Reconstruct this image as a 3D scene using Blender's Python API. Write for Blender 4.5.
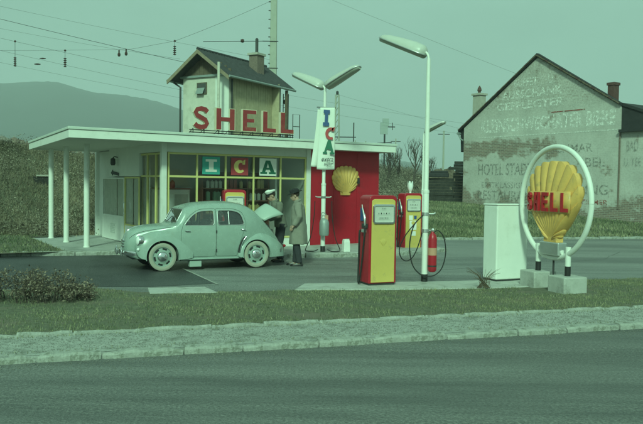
import bpy, bmesh, math, random
import numpy as np
from mathutils import Vector, Matrix

random.seed(7); rng = np.random.default_rng(11)
S = bpy.context.scene
for o in list(bpy.data.objects): bpy.data.objects.remove(o)
COL = S.collection
R = math.radians

# ------------------------------------------------------------------ camera
cam_d = bpy.data.cameras.new('camera'); cam = bpy.data.objects.new('camera', cam_d); COL.objects.link(cam)
cam_d.sensor_width = 36.0; cam_d.lens = 36.0*720.0/643.0; cam_d.clip_start = .1; cam_d.clip_end = 12000
PITCH, ROLL = math.atan(28.0/720.0), R(.85)
Fv = Vector((0, math.cos(PITCH), -math.sin(PITCH))); U0 = Vector((0, math.sin(PITCH), math.cos(PITCH))); R0 = Vector((1, 0, 0))
Rv = R0*math.cos(ROLL)+U0*math.sin(ROLL); Uv = U0*math.cos(ROLL)-R0*math.sin(ROLL)
mw = Matrix.Identity(4)
for i in range(3):
    mw[i][0] = Rv[i]; mw[i][1] = Uv[i]; mw[i][2] = -Fv[i]
mw.translation = (0, 0, 1.88)
cam.matrix_world = mw
S.camera = cam

# ------------------------------------------------------------------ sky and sun (hazy overcast; the old film stock sees daylight as green)
SUN_AZ = Vector((-.12, -.993)); SUN_EL = R(34)
wd = bpy.data.worlds.new('World'); S.world = wd; wd.use_nodes = True
nt = wd.node_tree; nt.nodes.clear()
out = nt.nodes.new('ShaderNodeOutputWorld'); bg = nt.nodes.new('ShaderNodeBackground')
sky = nt.nodes.new('ShaderNodeTexSky'); sky.sky_type = 'NISHITA'; sky.sun_disc = False
sky.sun_elevation = SUN_EL; sky.sun_rotation = math.atan2(SUN_AZ.x, SUN_AZ.y); sky.dust_density = 4; sky.air_density = 1.5
bw = nt.nodes.new('ShaderNodeRGBToBW'); nt.links.new(sky.outputs[0], bw.inputs[0])
tintm = nt.nodes.new('ShaderNodeMix'); tintm.data_type = 'RGBA'; tintm.blend_type = 'MULTIPLY'; tintm.inputs[0].default_value = 1
nt.links.new(bw.outputs[0], tintm.inputs[6]); tintm.inputs[7].default_value = (.51, 1, .78, 1)
cloud = nt.nodes.new('ShaderNodeMix'); cloud.data_type = 'RGBA'; cloud.inputs[0].default_value = .86   # cloud deck over the clear sky
nt.links.new(tintm.outputs[2], cloud.inputs[6]); cloud.inputs[7].default_value = (2.0, 3.80, 3.0, 1)
nz = nt.nodes.new('ShaderNodeTexNoise'); nz.inputs['Scale'].default_value = 2.6; nz.inputs['Detail'].default_value = 5
tcw = nt.nodes.new('ShaderNodeTexCoord'); mpw = nt.nodes.new('ShaderNodeMapping'); mpw.inputs['Scale'].default_value = (1, 1, 2.6); nt.links.new(tcw.outputs['Generated'], mpw.inputs[0]); nt.links.new(mpw.outputs[0], nz.inputs['Vector'])
mr = nt.nodes.new('ShaderNodeMapRange'); mr.inputs[1].default_value = .3; mr.inputs[2].default_value = .7; mr.inputs[3].default_value = .90; mr.inputs[4].default_value = 1.09
nt.links.new(nz.outputs[0], mr.inputs[0])
mm = nt.nodes.new('ShaderNodeMix'); mm.data_type = 'RGBA'; mm.blend_type = 'MULTIPLY'; mm.inputs[0].default_value = 1
nt.links.new(cloud.outputs[2], mm.inputs[6]); nt.links.new(mr.outputs[0], mm.inputs[7])
nt.links.new(mm.outputs[2], bg.inputs[0]); bg.inputs[1].default_value = .1
nt.links.new(bg.outputs[0], out.inputs[0])

sun_d = bpy.data.lights.new('sun', 'SUN'); sun = bpy.data.objects.new('sun', sun_d); COL.objects.link(sun)
sun_d.energy = 2.6; sun_d.angle = R(8); sun_d.color = (.575, 1, .675)
sv = Vector((SUN_AZ.x*math.cos(SUN_EL), SUN_AZ.y*math.cos(SUN_EL), math.sin(SUN_EL)))
sun.rotation_euler = sv.to_track_quat('Z', 'Y').to_euler()
vs = S.view_settings; vs.view_transform = 'Standard'; vs.look = 'None'; vs.gamma = 1; vs.exposure = 0.52; vs.use_curve_mapping = False
S.cycles.use_denoising = True
S.cycles.max_bounces = 8; S.cycles.volume_bounces = 1; S.cycles.transparent_max_bounces = 12

# ------------------------------------------------------------------ materials
M = {}
def mat(name, col, rough=.6, metal=0, var=.12, vscale=6, bump=0, bscale=40, col2=None, c2scale=2, c2lo=.5, c2hi=.6, spec=.4, rvar=0, detail=5):
    m = bpy.data.materials.new(name); m.use_nodes = True; n = m.node_tree; p = n.nodes['Principled BSDF']
    p.inputs['Roughness'].default_value = rough; p.inputs['Metallic'].default_value = metal
    p.inputs['Specular IOR Level'].default_value = spec
    tc = n.nodes.new('ShaderNodeTexCoord')
    t = n.nodes.new('ShaderNodeTexNoise'); t.inputs['Scale'].default_value = vscale; t.inputs['Detail'].default_value = detail; t.inputs['Roughness'].default_value = .65
    n.links.new(tc.outputs['Object'], t.inputs['Vector'])
    r = n.nodes.new('ShaderNodeMapRange'); r.inputs[1].default_value = .25; r.inputs[2].default_value = .75
    r.inputs[3].default_value = 1-var; r.inputs[4].default_value = 1+var
    n.links.new(t.outputs[0], r.inputs[0])
    mx = n.nodes.new('ShaderNodeMix'); mx.data_type = 'RGBA'; mx.blend_type = 'MULTIPLY'; mx.inputs[0].default_value = 1
    mx.inputs[6].default_value = (*col, 1); n.links.new(r.outputs[0], mx.inputs[7])
    last = mx.outputs[2]
    if col2:
        t2 = n.nodes.new('ShaderNodeTexNoise'); t2.inputs['Scale'].default_value = c2scale; t2.inputs['Detail'].default_value = 6; t2.inputs['Roughness'].default_value = .7
        n.links.new(tc.outputs['Object'], t2.inputs['Vector'])
        r2 = n.nodes.new('ShaderNodeMapRange'); r2.inputs[1].default_value = c2lo; r2.inputs[2].default_value = c2hi
        n.links.new(t2.outputs[0], r2.inputs[0])
        m2 = n.nodes.new('ShaderNodeMix'); m2.data_type = 'RGBA'; n.links.new(r2.outputs[0], m2.inputs[0])
        n.links.new(last, m2.inputs[6]); m2.inputs[7].default_value = (*col2, 1); last = m2.outputs[2]
    n.links.new(last, p.inputs['Base Color'])
    if rvar:
        r3 = n.nodes.new('ShaderNodeMapRange'); r3.inputs[1].default_value = .3; r3.inputs[2].default_value = .7
        r3.inputs[3].default_value = max(.02, rough-rvar); r3.inputs[4].default_value = min(1, rough+rvar)
        n.links.new(t.outputs[0], r3.inputs[0]); n.links.new(r3.outputs[0], p.inputs['Roughness'])
    if bump:
        t3 = n.nodes.new('ShaderNodeTexNoise'); t3.inputs['Scale'].default_value = bscale; t3.inputs['Detail'].default_value = 4
        n.links.new(tc.outputs['Object'], t3.inputs['Vector'])
        b = n.nodes.new('ShaderNodeBump'); b.inputs['Strength'].default_value = bump; b.inputs['Distance'].default_value = .02
        n.links.new(t3.outputs[0], b.inputs['Height']); n.links.new(b.outputs[0], p.inputs['Normal'])
    m.diffuse_color = (*col, 1)
    M[name] = m; return m
def leafmat(name, dark, light, rough=.8, trans=.0):
    """per-leaf colour from the 'tone' attribute"""
    m = bpy.data.materials.new(name); m.use_nodes = True; n = m.node_tree; p = n.nodes['Principled BSDF']
    a = n.nodes.new('ShaderNodeAttribute'); a.attribute_name = 'tone'
    cr = n.nodes.new('ShaderNodeValToRGB'); cr.color_ramp.elements[0].color = (*dark, 1); cr.color_ramp.elements[1].color = (*light, 1)
    n.links.new(a.outputs['Fac'], cr.inputs[0]); n.links.new(cr.outputs[0], p.inputs['Base Color'])
    p.inputs['Roughness'].default_value = rough; p.inputs['Specular IOR Level'].default_value = .2
    M[name] = m; return m
def glassmat(name, refl=1.0, tint=(.92, .95, .95), rough=.03):
    m = bpy.data.materials.new(name); m.use_nodes = True; n = m.node_tree; n.nodes.clear()
    o = n.nodes.new('ShaderNodeOutputMaterial'); mx = n.nodes.new('ShaderNodeMixShader')
    tr = n.nodes.new('ShaderNodeBsdfTransparent'); tr.inputs[0].default_value = (*tint, 1)
    gl = n.nodes.new('ShaderNodeBsdfGlossy'); gl.inputs['Roughness'].default_value = rough
    fr = n.nodes.new('ShaderNodeFresnel'); fr.inputs[0].default_value = 1.5
    ma = n.nodes.new('ShaderNodeMath'); ma.operation = 'MULTIPLY'; ma.inputs[1].default_value = refl; ma.use_clamp = True
    n.links.new(fr.outputs[0], ma.inputs[0]); n.links.new(ma.outputs[0], mx.inputs[0])
    n.links.new(tr.outputs[0], mx.inputs[1]); n.links.new(gl.outputs[0], mx.inputs[2]); n.links.new(mx.outputs[0], o.inputs[0])
    M[name] = m; return m

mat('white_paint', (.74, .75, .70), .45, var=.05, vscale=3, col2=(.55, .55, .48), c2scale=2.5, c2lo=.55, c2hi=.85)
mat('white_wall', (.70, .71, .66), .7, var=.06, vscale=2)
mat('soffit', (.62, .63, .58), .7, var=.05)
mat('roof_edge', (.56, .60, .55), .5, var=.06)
mat('yellow_frame', (.62, .56, .23), .45, var=.06)
mat('red_wall', (.41, .011, .026), .42, var=.10, vscale=1.6, col2=(.29, .014, .026), c2scale=3, c2lo=.55, c2hi=.7)
mat('red_paint', (.38, .016, .03), .34, var=.10, vscale=5, col2=(.30, .03, .03), c2scale=7, c2lo=.6, c2hi=.72)
mat('yellow_paint', (.60, .455, .13), .32, var=.05, vscale=3, col2=(.40, .31, .13), c2scale=7, c2lo=.58, c2hi=.74)
mat('shell_yellow', (.72, .43, .13), .4, var=.14, vscale=4, col2=(.48, .31, .12), c2scale=6, c2lo=.55, c2hi=.7)
mat('sign_red', (.42, .02, .03), .4, var=.18, vscale=6, col2=(.25, .03, .03), c2scale=9, c2lo=.55, c2hi=.65)
mat('letter_red', (.27, .035, .038), .5, var=.2, vscale=5, col2=(.30, .08, .06), c2scale=6, c2lo=.55, c2hi=.7)
mat('letter_cream', (.60, .54, .40), .5, var=.08)
mat('chrome', (.75, .75, .75), .16, 1, var=.05)
mat('aluminium', (.55, .56, .55), .4, .8, var=.1)
mat('dark_metal', (.05, .05, .05), .5, .3, var=.2)
mat('black_rubber', (.018, .018, .018), .55, var=.2)
mat('car_paint', (.285, .36, .325), .26, var=.07, vscale=5, spec=.55, rvar=.08, col2=(.27, .32, .27), c2scale=4, c2lo=.55, c2hi=.8)
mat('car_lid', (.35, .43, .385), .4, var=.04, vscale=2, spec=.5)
mat('whitewall', (.36, .35, .29), .7, var=.08, vscale=12)
mat('seat_cloth', (.30, .27, .23), .9, var=.15)
mat('interior_dark', (.07, .07, .07), .8, var=.2)
mat('engine', (.06, .06, .06), .6, .3, var=.4, vscale=15)
mat('concrete', (.42, .42, .39), .85, var=.14, vscale=7, bump=.25, bscale=60, col2=(.26, .26, .23), c2scale=3, c2lo=.52, c2hi=.68)
mat('pavement', (.40, .405, .385), .88, var=.14, vscale=4, bump=.25, bscale=80, col2=(.26, .27, .25), c2scale=1.3, c2lo=.5, c2hi=.65)
mat('kerb', (.34, .34, .31), .9, var=.25, vscale=14, bump=.6, bscale=45, col2=(.21, .215, .18), c2scale=8, c2lo=.52, c2hi=.62)
mat('path', (.35, .35, .325), .95, var=.34, vscale=22, bump=.6, bscale=70, col2=(.20, .205, .18), c2scale=5, c2lo=.5, c2hi=.66)
mat('stone', (.22, .2, .18), .9, var=.3, vscale=5, bump=.6, bscale=10)
mat('ground', (.075, .085, .045), .95, var=.3, vscale=.3)
mat('earth_grass', (.115, .118, .078), .95, var=.5, vscale=14, col2=(.15, .13, .095), c2scale=1.6, c2lo=.5, c2hi=.62)
mat('tile_roof', (.045, .045, .048), .8, var=.35, vscale=4)
mat('dark_roof', (.03, .03, .032), .8, var=.3, vscale=4)
mat('brick_chimney', (.19, .145, .12), .9, var=.3, vscale=10, bump=.5, bscale=20)
mat('dark_chimney', (.10, .05, .045), .9, var=.3, vscale=6)
mat('pale_chimney', (.40, .38, .33), .9, var=.15, vscale=6)
mat('plaster', (.56, .54, .47), .85, var=.10, vscale=2, col2=(.42, .40, .34), c2scale=1.2, c2lo=.52, c2hi=.66)
mat('barge_wood', (.25, .20, .14), .8, var=.25, vscale=5)
mat('board_wall', (.44, .38, .25), .8, var=.18, vscale=3)
mat('old_wood', (.13, .10, .07), .85, var=.3, vscale=6)
mat('dark_wood', (.035, .034, .03), .9, var=.5, vscale=3)
mat('zinc', (.30, .34, .33), .5, .3, var=.1)
mat('teal_card', (.05, .36, .30), .5, var=.05)
mat('red_card', (.40, .05, .06), .5, var=.06)
mat('white_card', (.78, .78, .72), .5, var=.03)
mat('green_ink', (.02, .14, .085), .5, var=.05)
mat('pale_yellow_ink', (.80, .62, .22), .5, var=.12, vscale=8)
mat('blue_ink', (.035, .08, .22), .6, var=.05)
mat('red_ink', (.42, .06, .06), .6, var=.1)
mat('dark_ink', (.05, .06, .06), .6)
mat('cloth_white', (.72, .74, .68), .85, var=.06, vscale=3)
mat('lamp_shell', (.50, .51, .47), .35, var=.06)
mat('lamp_opal', (.35, .36, .31), .3, var=.05)
mat('skin', (.42, .27, .20), .6, var=.06)
mat('hair', (.05, .035, .025), .8)
mat('coat', (.23, .22, .185), .9, var=.10, vscale=9, bump=.3, bscale=14)
mat('jacket', (.155, .155, .125), .9, var=.14, vscale=9, bump=.35, bscale=14)
mat('trousers_dark', (.035, .036, .042), .9, var=.2, vscale=9, bump=.3, bscale=14)
mat('felt_dark', (.02, .02, .022), .9, var=.1)
mat('leather_black', (.015, .014, .014), .35)
mat('shop_wall', (.60, .60, .54), .8, var=.06)
mat('shop_floor', (.32, .31, .28), .6, var=.1)
mat('shelf_wood', (.22, .11, .08), .6, var=.15)
mat('curtain', (.80, .81, .76), .9, var=.06)
mat('tin_red', (.34, .07, .06), .4); mat('tin_yellow', (.55, .45, .2), .4); mat('tin_white', (.62, .62, .56), .4); mat('tin_green', (.16, .26, .18), .4)
mat('opal_glass', (.78, .8, .78), .2, var=.03)
mat('bark', (.075, .06, .05), .95, var=.3, vscale=12)
mat('wire', (.02, .02, .02), .6); mat('insulator', (.06, .03, .025), .3)
mat('mast_concrete', (.36, .37, .32), .85, var=.1, vscale=2)
mat('hill', (.035, .05, .045), .95, var=.25, vscale=.01)
mat('paper_pink', (.50, .27, .18), .7, var=.1)
glassmat('shop_glass', .6, (.97, .98, .975)); glassmat('door_glass', .45, (.95, .96, .95)); glassmat('car_glass', 4.0, (.9, .92, .92)); glassmat('dial_glass', .4, (.98, .98, .98))
leafmat('grass_blade', (.055, .085, .042), (.36, .34, .21))
leafmat('brush_leaf', (.085, .076, .056), (.40, .35, .27)); leafmat('dry_grass', (.070, .066, .042), (.34, .29, .20))
mat('pebble', (.20, .20, .18), .9, var=.3, vscale=60)
leafmat('hedge_leaf', (.065, .050, .038), (.34, .27, .20))

# asphalt materials
def asphalt(name, base, dark, wet=.0, scale=1.0, streak=None, rough=.8, light=None):
    m = mat(name, base, rough, var=.5, vscale=34*scale, bump=.9, bscale=55, col2=dark, c2scale=.55*scale, c2lo=.42, c2hi=.58, rvar=.14, spec=.35)
    n = m.node_tree; p = n.nodes['Principled BSDF']; tc = n.nodes['Texture Coordinate']
    if streak is not None:
        m0 = n.nodes.new('ShaderNodeMapping'); m0.inputs['Rotation'].default_value = (0, 0, -streak); m0.inputs['Scale'].default_value = (.16, 1.3, 1); n.links.new(tc.outputs['Object'], m0.inputs[0])
        for q in n.nodes:
            if q.type == 'TEX_NOISE' and abs(q.inputs['Scale'].default_value-.55*scale) < 1e-6: n.links.new(m0.outputs[0], q.inputs['Vector'])
    if streak is not None:       # tyre polished lanes and grit lines along the road
        mp = n.nodes.new('ShaderNodeMapping'); mp.inputs['Rotation'].default_value = (0, 0, -streak); mp.inputs['Scale'].default_value = (.16, 1.25, 1)
        n.links.new(tc.outputs['Object'], mp.inputs[0])
        t = n.nodes.new('ShaderNodeTexNoise'); t.inputs['Scale'].default_value = 1.1; t.inputs['Detail'].default_value = 5
        n.links.new(mp.outputs[0], t.inputs['Vector'])
        r = n.nodes.new('ShaderNodeMapRange'); r.inputs[1].default_value = .42; r.inputs[2].default_value = .74
        n.links.new(t.outputs[0], r.inputs[0])
        t2 = n.nodes.new('ShaderNodeTexNoise'); t2.inputs['Scale'].default_value = 26; t2.inputs['Detail'].default_value = 6; t2.inputs['Roughness'].default_value = .8
        n.links.new(tc.outputs['Object'], t2.inputs['Vector'])
        r2 = n.nodes.new('ShaderNodeMapRange'); r2.inputs[1].default_value = .47; r2.inputs[2].default_value = .60
        n.links.new(t2.outputs[0], r2.inputs[0])
        mu = n.nodes.new('ShaderNodeMath'); mu.operation = 'MULTIPLY'; n.links.new(r.outputs[0], mu.inputs[0]); n.links.new(r2.outputs[0], mu.inputs[1])
        mx = n.nodes.new('ShaderNodeMix'); mx.data_type = 'RGBA'; n.links.new(mu.outputs[0], mx.inputs[0])
        src = p.inputs['Base Color'].links[0].from_socket
        n.links.new(src, mx.inputs[6]); mx.inputs[7].default_value = (*(light or (.13, .13, .11)), 1); n.links.new(mx.outputs[2], p.inputs['Base Color'])
    g1 = n.nodes.new('ShaderNodeTexNoise'); g1.inputs['Scale'].default_value = 38; g1.inputs['Detail'].default_value = 7; g1.inputs['Roughness'].default_value = .85
    n.links.new(tc.outputs['Object'], g1.inputs['Vector'])
    gr = n.nodes.new('ShaderNodeMapRange'); gr.inputs[1].default_value = .36; gr.inputs[2].default_value = .66; gr.inputs[3].default_value = .55; gr.inputs[4].default_value = 1.6
    n.links.new(g1.outputs[0], gr.inputs[0])
    gm = n.nodes.new('ShaderNodeMix'); gm.data_type = 'RGBA'; gm.blend_type = 'MULTIPLY'; gm.inputs[0].default_value = 1
    n.links.new(p.inputs['Base Color'].links[0].from_socket, gm.inputs[6]); n.links.new(gr.outputs[0], gm.inputs[7]); n.links.new(gm.outputs[2], p.inputs['Base Color'])
    return m
asphalt('road_asphalt', (.17, .172, .165), (.10, .102, .10), streak=R(18), light=(.28, .28, .255), rough=.62)
asphalt('forecourt_asphalt', (.215, .217, .207), (.135, .137, .133), streak=R(12), light=(.30, .302, .285), rough=.5)
asphalt('fresh_asphalt', (.064, .065, .068), (.042, .043, .046), rough=.42)

# gable: brick with old limewash flaking off
def gable_mat():
    m = bpy.data.materials.new('limewashed_brick'); m.use_nodes = True; n = m.node_tree; p = n.nodes['Principled BSDF']
    p.inputs['Roughness'].default_value = .92; p.inputs['Specular IOR Level'].default_value = .15
    tc = n.nodes.new('ShaderNodeTexCoord')
    sp = n.nodes.new('ShaderNodeSeparateXYZ'); n.links.new(tc.outputs['Object'], sp.inputs[0])
    cb = n.nodes.new('ShaderNodeCombineXYZ'); n.links.new(sp.outputs[0], cb.inputs[0]); n.links.new(sp.outputs[2], cb.inputs[1])
    br = n.nodes.new('ShaderNodeTexBrick'); br.inputs['Scale'].default_value = 1; br.inputs['Brick Width'].default_value = .27; br.inputs['Row Height'].default_value = .085; br.inputs['Mortar Size'].default_value = .012
    br.inputs['Color1'].default_value = (.27, .20, .165, 1); br.inputs['Color2'].default_value = (.19, .15, .13, 1); br.inputs['Mortar'].default_value = (.34, .32, .28, 1)
    n.links.new(cb.outputs[0], br.inputs[0])
    def noise(sc, det, vec=None, sx=None):
        t = n.nodes.new('ShaderNodeTexNoise'); t.inputs['Scale'].default_value = sc; t.inputs['Detail'].default_value = det; t.inputs['Roughness'].default_value = .68
        n.links.new(vec or cb.outputs[0], t.inputs['Vector']); return t
    def mrng(src, a, b, c=0, d=1):
        r = n.nodes.new('ShaderNodeMapRange'); r.inputs[1].default_value = a; r.inputs[2].default_value = b; r.inputs[3].default_value = c; r.inputs[4].default_value = d
        n.links.new(src, r.inputs[0]); return r
    lim = noise(.9, 3); limr = mrng(lim.outputs[0], .3, .7, .85, 1.12)
    limc = n.nodes.new('ShaderNodeMix'); limc.data_type = 'RGBA'; limc.blend_type = 'MULTIPLY'; limc.inputs[0].default_value = 1
    limc.inputs[6].default_value = (.51, .50, .465, 1); n.links.new(limr.outputs[0], limc.inputs[7])
    # big flaked areas: low left corner, a ragged band under the beer lettering, foot of the wall
    big = noise(.62, 6); fine = noise(5, 6)
    def addm(a, b, op='ADD'):
        q = n.nodes.new('ShaderNodeMath'); q.operation = op
        for k, s in enumerate((a, b)):
            if isinstance(s, (int, float)): q.inputs[k].default_value = s
            else: n.links.new(s, q.inputs[k])
        return q.outputs[0]
    # band between z 3.3 and 4.3, left two thirds
    bz = addm(addm(sp.outputs[2], -3.95), 0, 'ADD'); bz = addm(bz, bz, 'MULTIPLY'); band = mrng(bz, 0, .55, .25, 0).outputs[0]
    bx = mrng(sp.outputs[0], -7.6, -5.6, 1, 0).outputs[0]; band = addm(band, bx, 'MULTIPLY')
    low = mrng(sp.outputs[2], .6, 2.2, .22, 0).outputs[0]
    left = mrng(sp.outputs[0], -13, -11.4, .16, 0).outputs[0]
    lowl = mrng(sp.outputs[2], 1.0, 5.2, 1, 0).outputs[0]; left = addm(left, lowl, 'MULTIPLY')
    apex = mrng(sp.outputs[2], 5.9, 7.2, 0, .07).outputs[0]
    tot = addm(addm(addm(band, low), addm(left, apex)), addm(addm(big.outputs[0], 0), addm(fine.outputs[0], .22, 'MULTIPLY')))
    msk = mrng(tot, .70, .80).outputs[0]
    # thin limewash lets some brick through everywhere
    fine2 = noise(11, 8); thin = mrng(fine2.outputs[0], .44, .62, .06, .55).outputs[0]
    thin = addm(thin, mrng(sp.outputs[2], 5.6, 6.4, .5, 1.25).outputs[0], 'MULTIPLY')
    mskx = addm(msk, thin, 'MAXIMUM')
    mx = n.nodes.new('ShaderNodeMix'); mx.data_type = 'RGBA'; n.links.new(mskx, mx.inputs[0]); n.links.new(limc.outputs[2], mx.inputs[6]); n.links.new(br.outputs[0], mx.inputs[7])
    n.links.new(mx.outputs[2], p.inputs['Base Color'])
    b = n.nodes.new('ShaderNodeBump'); b.inputs['Strength'].default_value = .6; b.inputs['Distance'].default_value = .02; n.links.new(tot, b.inputs['Height']); n.links.new(b.outputs[0], p.inputs['Normal'])
    M['limewashed_brick'] = m
gable_mat()
def worn_paint(name, col, lo=.42, hi=.6, scale=4.5):
    m = bpy.data.materials.new(name); m.use_nodes = True; n = m.node_tree; p = n.nodes['Principled BSDF']
    p.inputs['Base Color'].default_value = (*col, 1); p.inputs['Roughness'].default_value = .95; p.inputs['Specular IOR Level'].default_value = .1
    tc = n.nodes.new('ShaderNodeTexCoord'); t = n.nodes.new('ShaderNodeTexNoise'); t.inputs['Scale'].default_value = scale; t.inputs['Detail'].default_value = 7; t.inputs['Roughness'].default_value = .75
    n.links.new(tc.outputs['Object'], t.inputs['Vector'])
    r = n.nodes.new('ShaderNodeMapRange'); r.inputs[1].default_value = lo; r.inputs[2].default_value = hi; n.links.new(t.outputs[0], r.inputs[0]); n.links.new(r.outputs[0], p.inputs['Alpha'])
    M[name] = m
worn_paint('faded_white_letters', (.80, .80, .76), .43, .57, 8)
worn_paint('faded_dark_letters', (.16, .16, .15), .42, .70, 9)
worn_paint('faded_red_letters', (.34, .10, .08), .40, .60)
worn_paint('faded_grey_letters', (.22, .22, .20), .43, .66, 9)

# ------------------------------------------------------------------ helpers
def tag(o, label=None, cat=None, group=None, kind=None):
    if label: o['label'] = label
    if cat: o['category'] = cat
    if group: o['group'] = group
    if kind: o['kind'] = kind
    return o
def empty(name, loc=(0, 0, 0), rz=0):
    o = bpy.data.objects.new(name, None); COL.objects.link(o); o.location = loc; o.rotation_euler = (0, 0, rz); o.empty_display_size = .2; return o
def link(name, me, parent=None):
    o = bpy.data.objects.new(name, me); COL.objects.link(o)
    if parent: o.parent = parent
    return o
class MB:
    def __init__(s): s.v = []; s.f = []; s.m = []
    def add(s, v, f, mi=0):
        b = len(s.v); s.v += [tuple(q) for q in v]; s.f += [tuple(i+b for i in q) for q in f]; s.m += [mi]*len(f); return s
    def box(s, c, d, rz=0, mi=0, mtx=None):
        x, y, z = d[0]/2, d[1]/2, d[2]/2
        vs_ = [Vector((sx*x, sy*y, sz*z)) for sx in (-1, 1) for sy in (-1, 1) for sz in (-1, 1)]
        mm_ = mtx or (Matrix.Translation(c) @ Matrix.Rotation(rz, 4, 'Z'))
        return s.add([mm_ @ q for q in vs_], [(0, 1, 3, 2), (4, 6, 7, 5), (0, 4, 5, 1), (2, 3, 7, 6), (0, 2, 6, 4), (1, 5, 7, 3)], mi)
    def span(s, x0, x1, y0, y1, z0, z1, mi=0):
        return s.box(((x0+x1)/2, (y0+y1)/2, (z0+z1)/2), (abs(x1-x0), abs(y1-y0), abs(z1-z0)), 0, mi)
    def loft(s, rings, closed=True, caps=True, mi=0):
        n = len(rings[0]); vs_ = [p for r in rings for p in r]; fs = []
        for a in range(len(rings)-1):
            for i in range(n if closed else n-1):
                j = (i+1) % n; fs.append((a*n+i, a*n+j, (a+1)*n+j, (a+1)*n+i))
        if caps: fs.append(tuple(range(n-1, -1, -1))); fs.append(tuple((len(rings)-1)*n+i for i in range(n)))
        return s.add(vs_, fs, mi)
    def tube(s, pts, r, n=8, caps=True, mi=0, flat=1.0):
        pts = [Vector(p) for p in pts]; rr = r if isinstance(r, (list, tuple)) else [r]*len(pts); rings = []; up = None
        for i, p in enumerate(pts):
            t = (pts[min(i+1, len(pts)-1)]-pts[max(i-1, 0)]).normalized()
            if up is None: up = Vector((0, 0, 1)) if abs(t.z) < .9 else Vector((1, 0, 0))
            a = t.cross(up); a = a.normalized() if a.length > 1e-6 else Vector((1, 0, 0)); b = a.cross(t).normalized(); up = b
            rings.append([p+(a*math.cos(k*2*math.pi/n)+b*flat*math.sin(k*2*math.pi/n))*rr[i] for k in range(n)])
        return s.loft(rings, True, caps, mi)
    def lathe(s, prof, n=16, mtx=None, mi=0, caps=True):
        mtx = mtx or Matrix.Identity(4)
        rings = [[mtx @ Vector((r*math.cos(k*2*math.pi/n), r*math.sin(k*2*math.pi/n), z)) for k in range(n)] for r, z in prof]
        return s.loft(rings, True, caps, mi)
    def prism(s, poly, mtx, depth, mi=0, mside=None):
        """poly in local xy, extruded along local z 0..depth"""
        n = len(poly); b = [mtx @ Vector((x, y, 0)) for x, y in poly]; t = [mtx @ Vector((x, y, depth)) for x, y in poly]
        s.add(b+t, [tuple(range(n-1, -1, -1)), tuple(range(n, 2*n))], mi)
        s.add(b+t, [(i, (i+1) % n, n+(i+1) % n, n+i) for i in range(n)], mi if mside is None else mside); return s
    def mesh(s, name, mats):
        me = bpy.data.meshes.new(name); me.from_pydata(s.v, [], s.f)
        for m in (mats if isinstance(mats, (list, tuple)) else [mats]): me.materials.append(M[m] if isinstance(m, str) else m)
        if any(s.m): me.polygons.foreach_set('material_index', s.m)
        bm = bmesh.new(); bm.from_mesh(me); bmesh.ops.remove_doubles(bm, verts=bm.verts, dist=1e-5); bmesh.ops.recalc_face_normals(bm, faces=bm.faces); bm.to_mesh(me); bm.free()
        return me
    def build(s, name, mats, parent=None, smooth=None, bevel=0, seg=2):
        me = s.mesh(name, mats)
        if smooth is not None:
            me.polygons.foreach_set('use_smooth', [True]*len(me.polygons)); me.set_sharp_from_angle(angle=R(smooth))
        o = link(name, me, parent)
        if bevel:
            b = o.modifiers.new('bevel', 'BEVEL'); b.width = bevel; b.segments = seg; b.limit_method = 'ANGLE'; b.angle_limit = R(40); b.harden_normals = False
        return o
def frame_m(o, x, y):
    """matrix with local x->x, y->y, z = x cross y at origin o"""
    x = Vector(x).normalized(); y = Vector(y).normalized(); z = x.cross(y); m = Matrix.Identity(4)
    for i in range(3): m[i][0], m[i][1], m[i][2], m[i][3] = x[i], y[i], z[i], o[i]
    return m
def text_mesh(txt, size=1, extrude=0, bold=0, shear=0, spacing=1):
    c = bpy.data.curves.new('lettering', 'FONT'); c.body = txt; c.size = size; c.extrude = extrude; c.offset = bold; c.shear = shear; c.space_character = spacing
    c.resolution_u = 3
    o = bpy.data.objects.new('lettering', c); COL.objects.link(o); dg = bpy.context.evaluated_depsgraph_get()
    me = bpy.data.meshes.new_from_object(o.evaluated_get(dg)); bpy.data.objects.remove(o); bpy.data.curves.remove(c); return me
def text_fit(name, txt, mtx, w, h, material, parent, extrude=0, bold=0, **k):
    """text scaled to fill w x h in the local xy plane of mtx (lower left corner at origin)"""
    me = text_mesh(txt, 1, extrude, bold, **k)
    a = np.empty(len(me.vertices)*3); me.vertices.foreach_get('co', a); a = a.reshape(-1, 3); mn, mx_ = a.min(0), a.max(0)
    a[:, 0] = (a[:, 0]-mn[0])/(mx_[0]-mn[0])*w; a[:, 1] = (a[:, 1]-mn[1])/(mx_[1]-mn[1])*h
    me.vertices.foreach_set('co', a.reshape(-1)); me.transform(mtx); me.materials.clear(); me.materials.append(M[material]); me.name = name
    return link(name, me, parent)
def evaluated(o):
    dg = bpy.context.evaluated_depsgraph_get(); dg.update(); return bpy.data.meshes.new_from_object(o.evaluated_get(dg))
def np_mesh(name, V, F, material, parent=None, tone=None):
    """V (n,3), F (m,k) uniform polygons"""
    me = bpy.data.meshes.new(name); k = F.shape[1]; nf = len(F)
    me.vertices.add(len(V)); me.vertices.foreach_set('co', V.astype(np.float32).ravel())
    me.loops.add(nf*k); me.loops.foreach_set('vertex_index', F.astype(np.int32).ravel())
    me.polygons.add(nf); me.polygons.foreach_set('loop_start', np.arange(0, nf*k, k, dtype=np.int32))
    me.update(calc_edges=True)
    if tone is not None:
        at = me.attributes.new('tone', 'FLOAT', 'FACE'); at.data.foreach_set('value', tone.astype(np.float32))
    me.materials.append(M[material]); return link(name, me, parent)
def copy_tree(o, parent=None):
    c = o.copy(); COL.objects.link(c); c.parent = parent
    for ch in [q for q in bpy.data.objects if q.parent == o]: copy_tree(ch, c)
    return c
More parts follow.
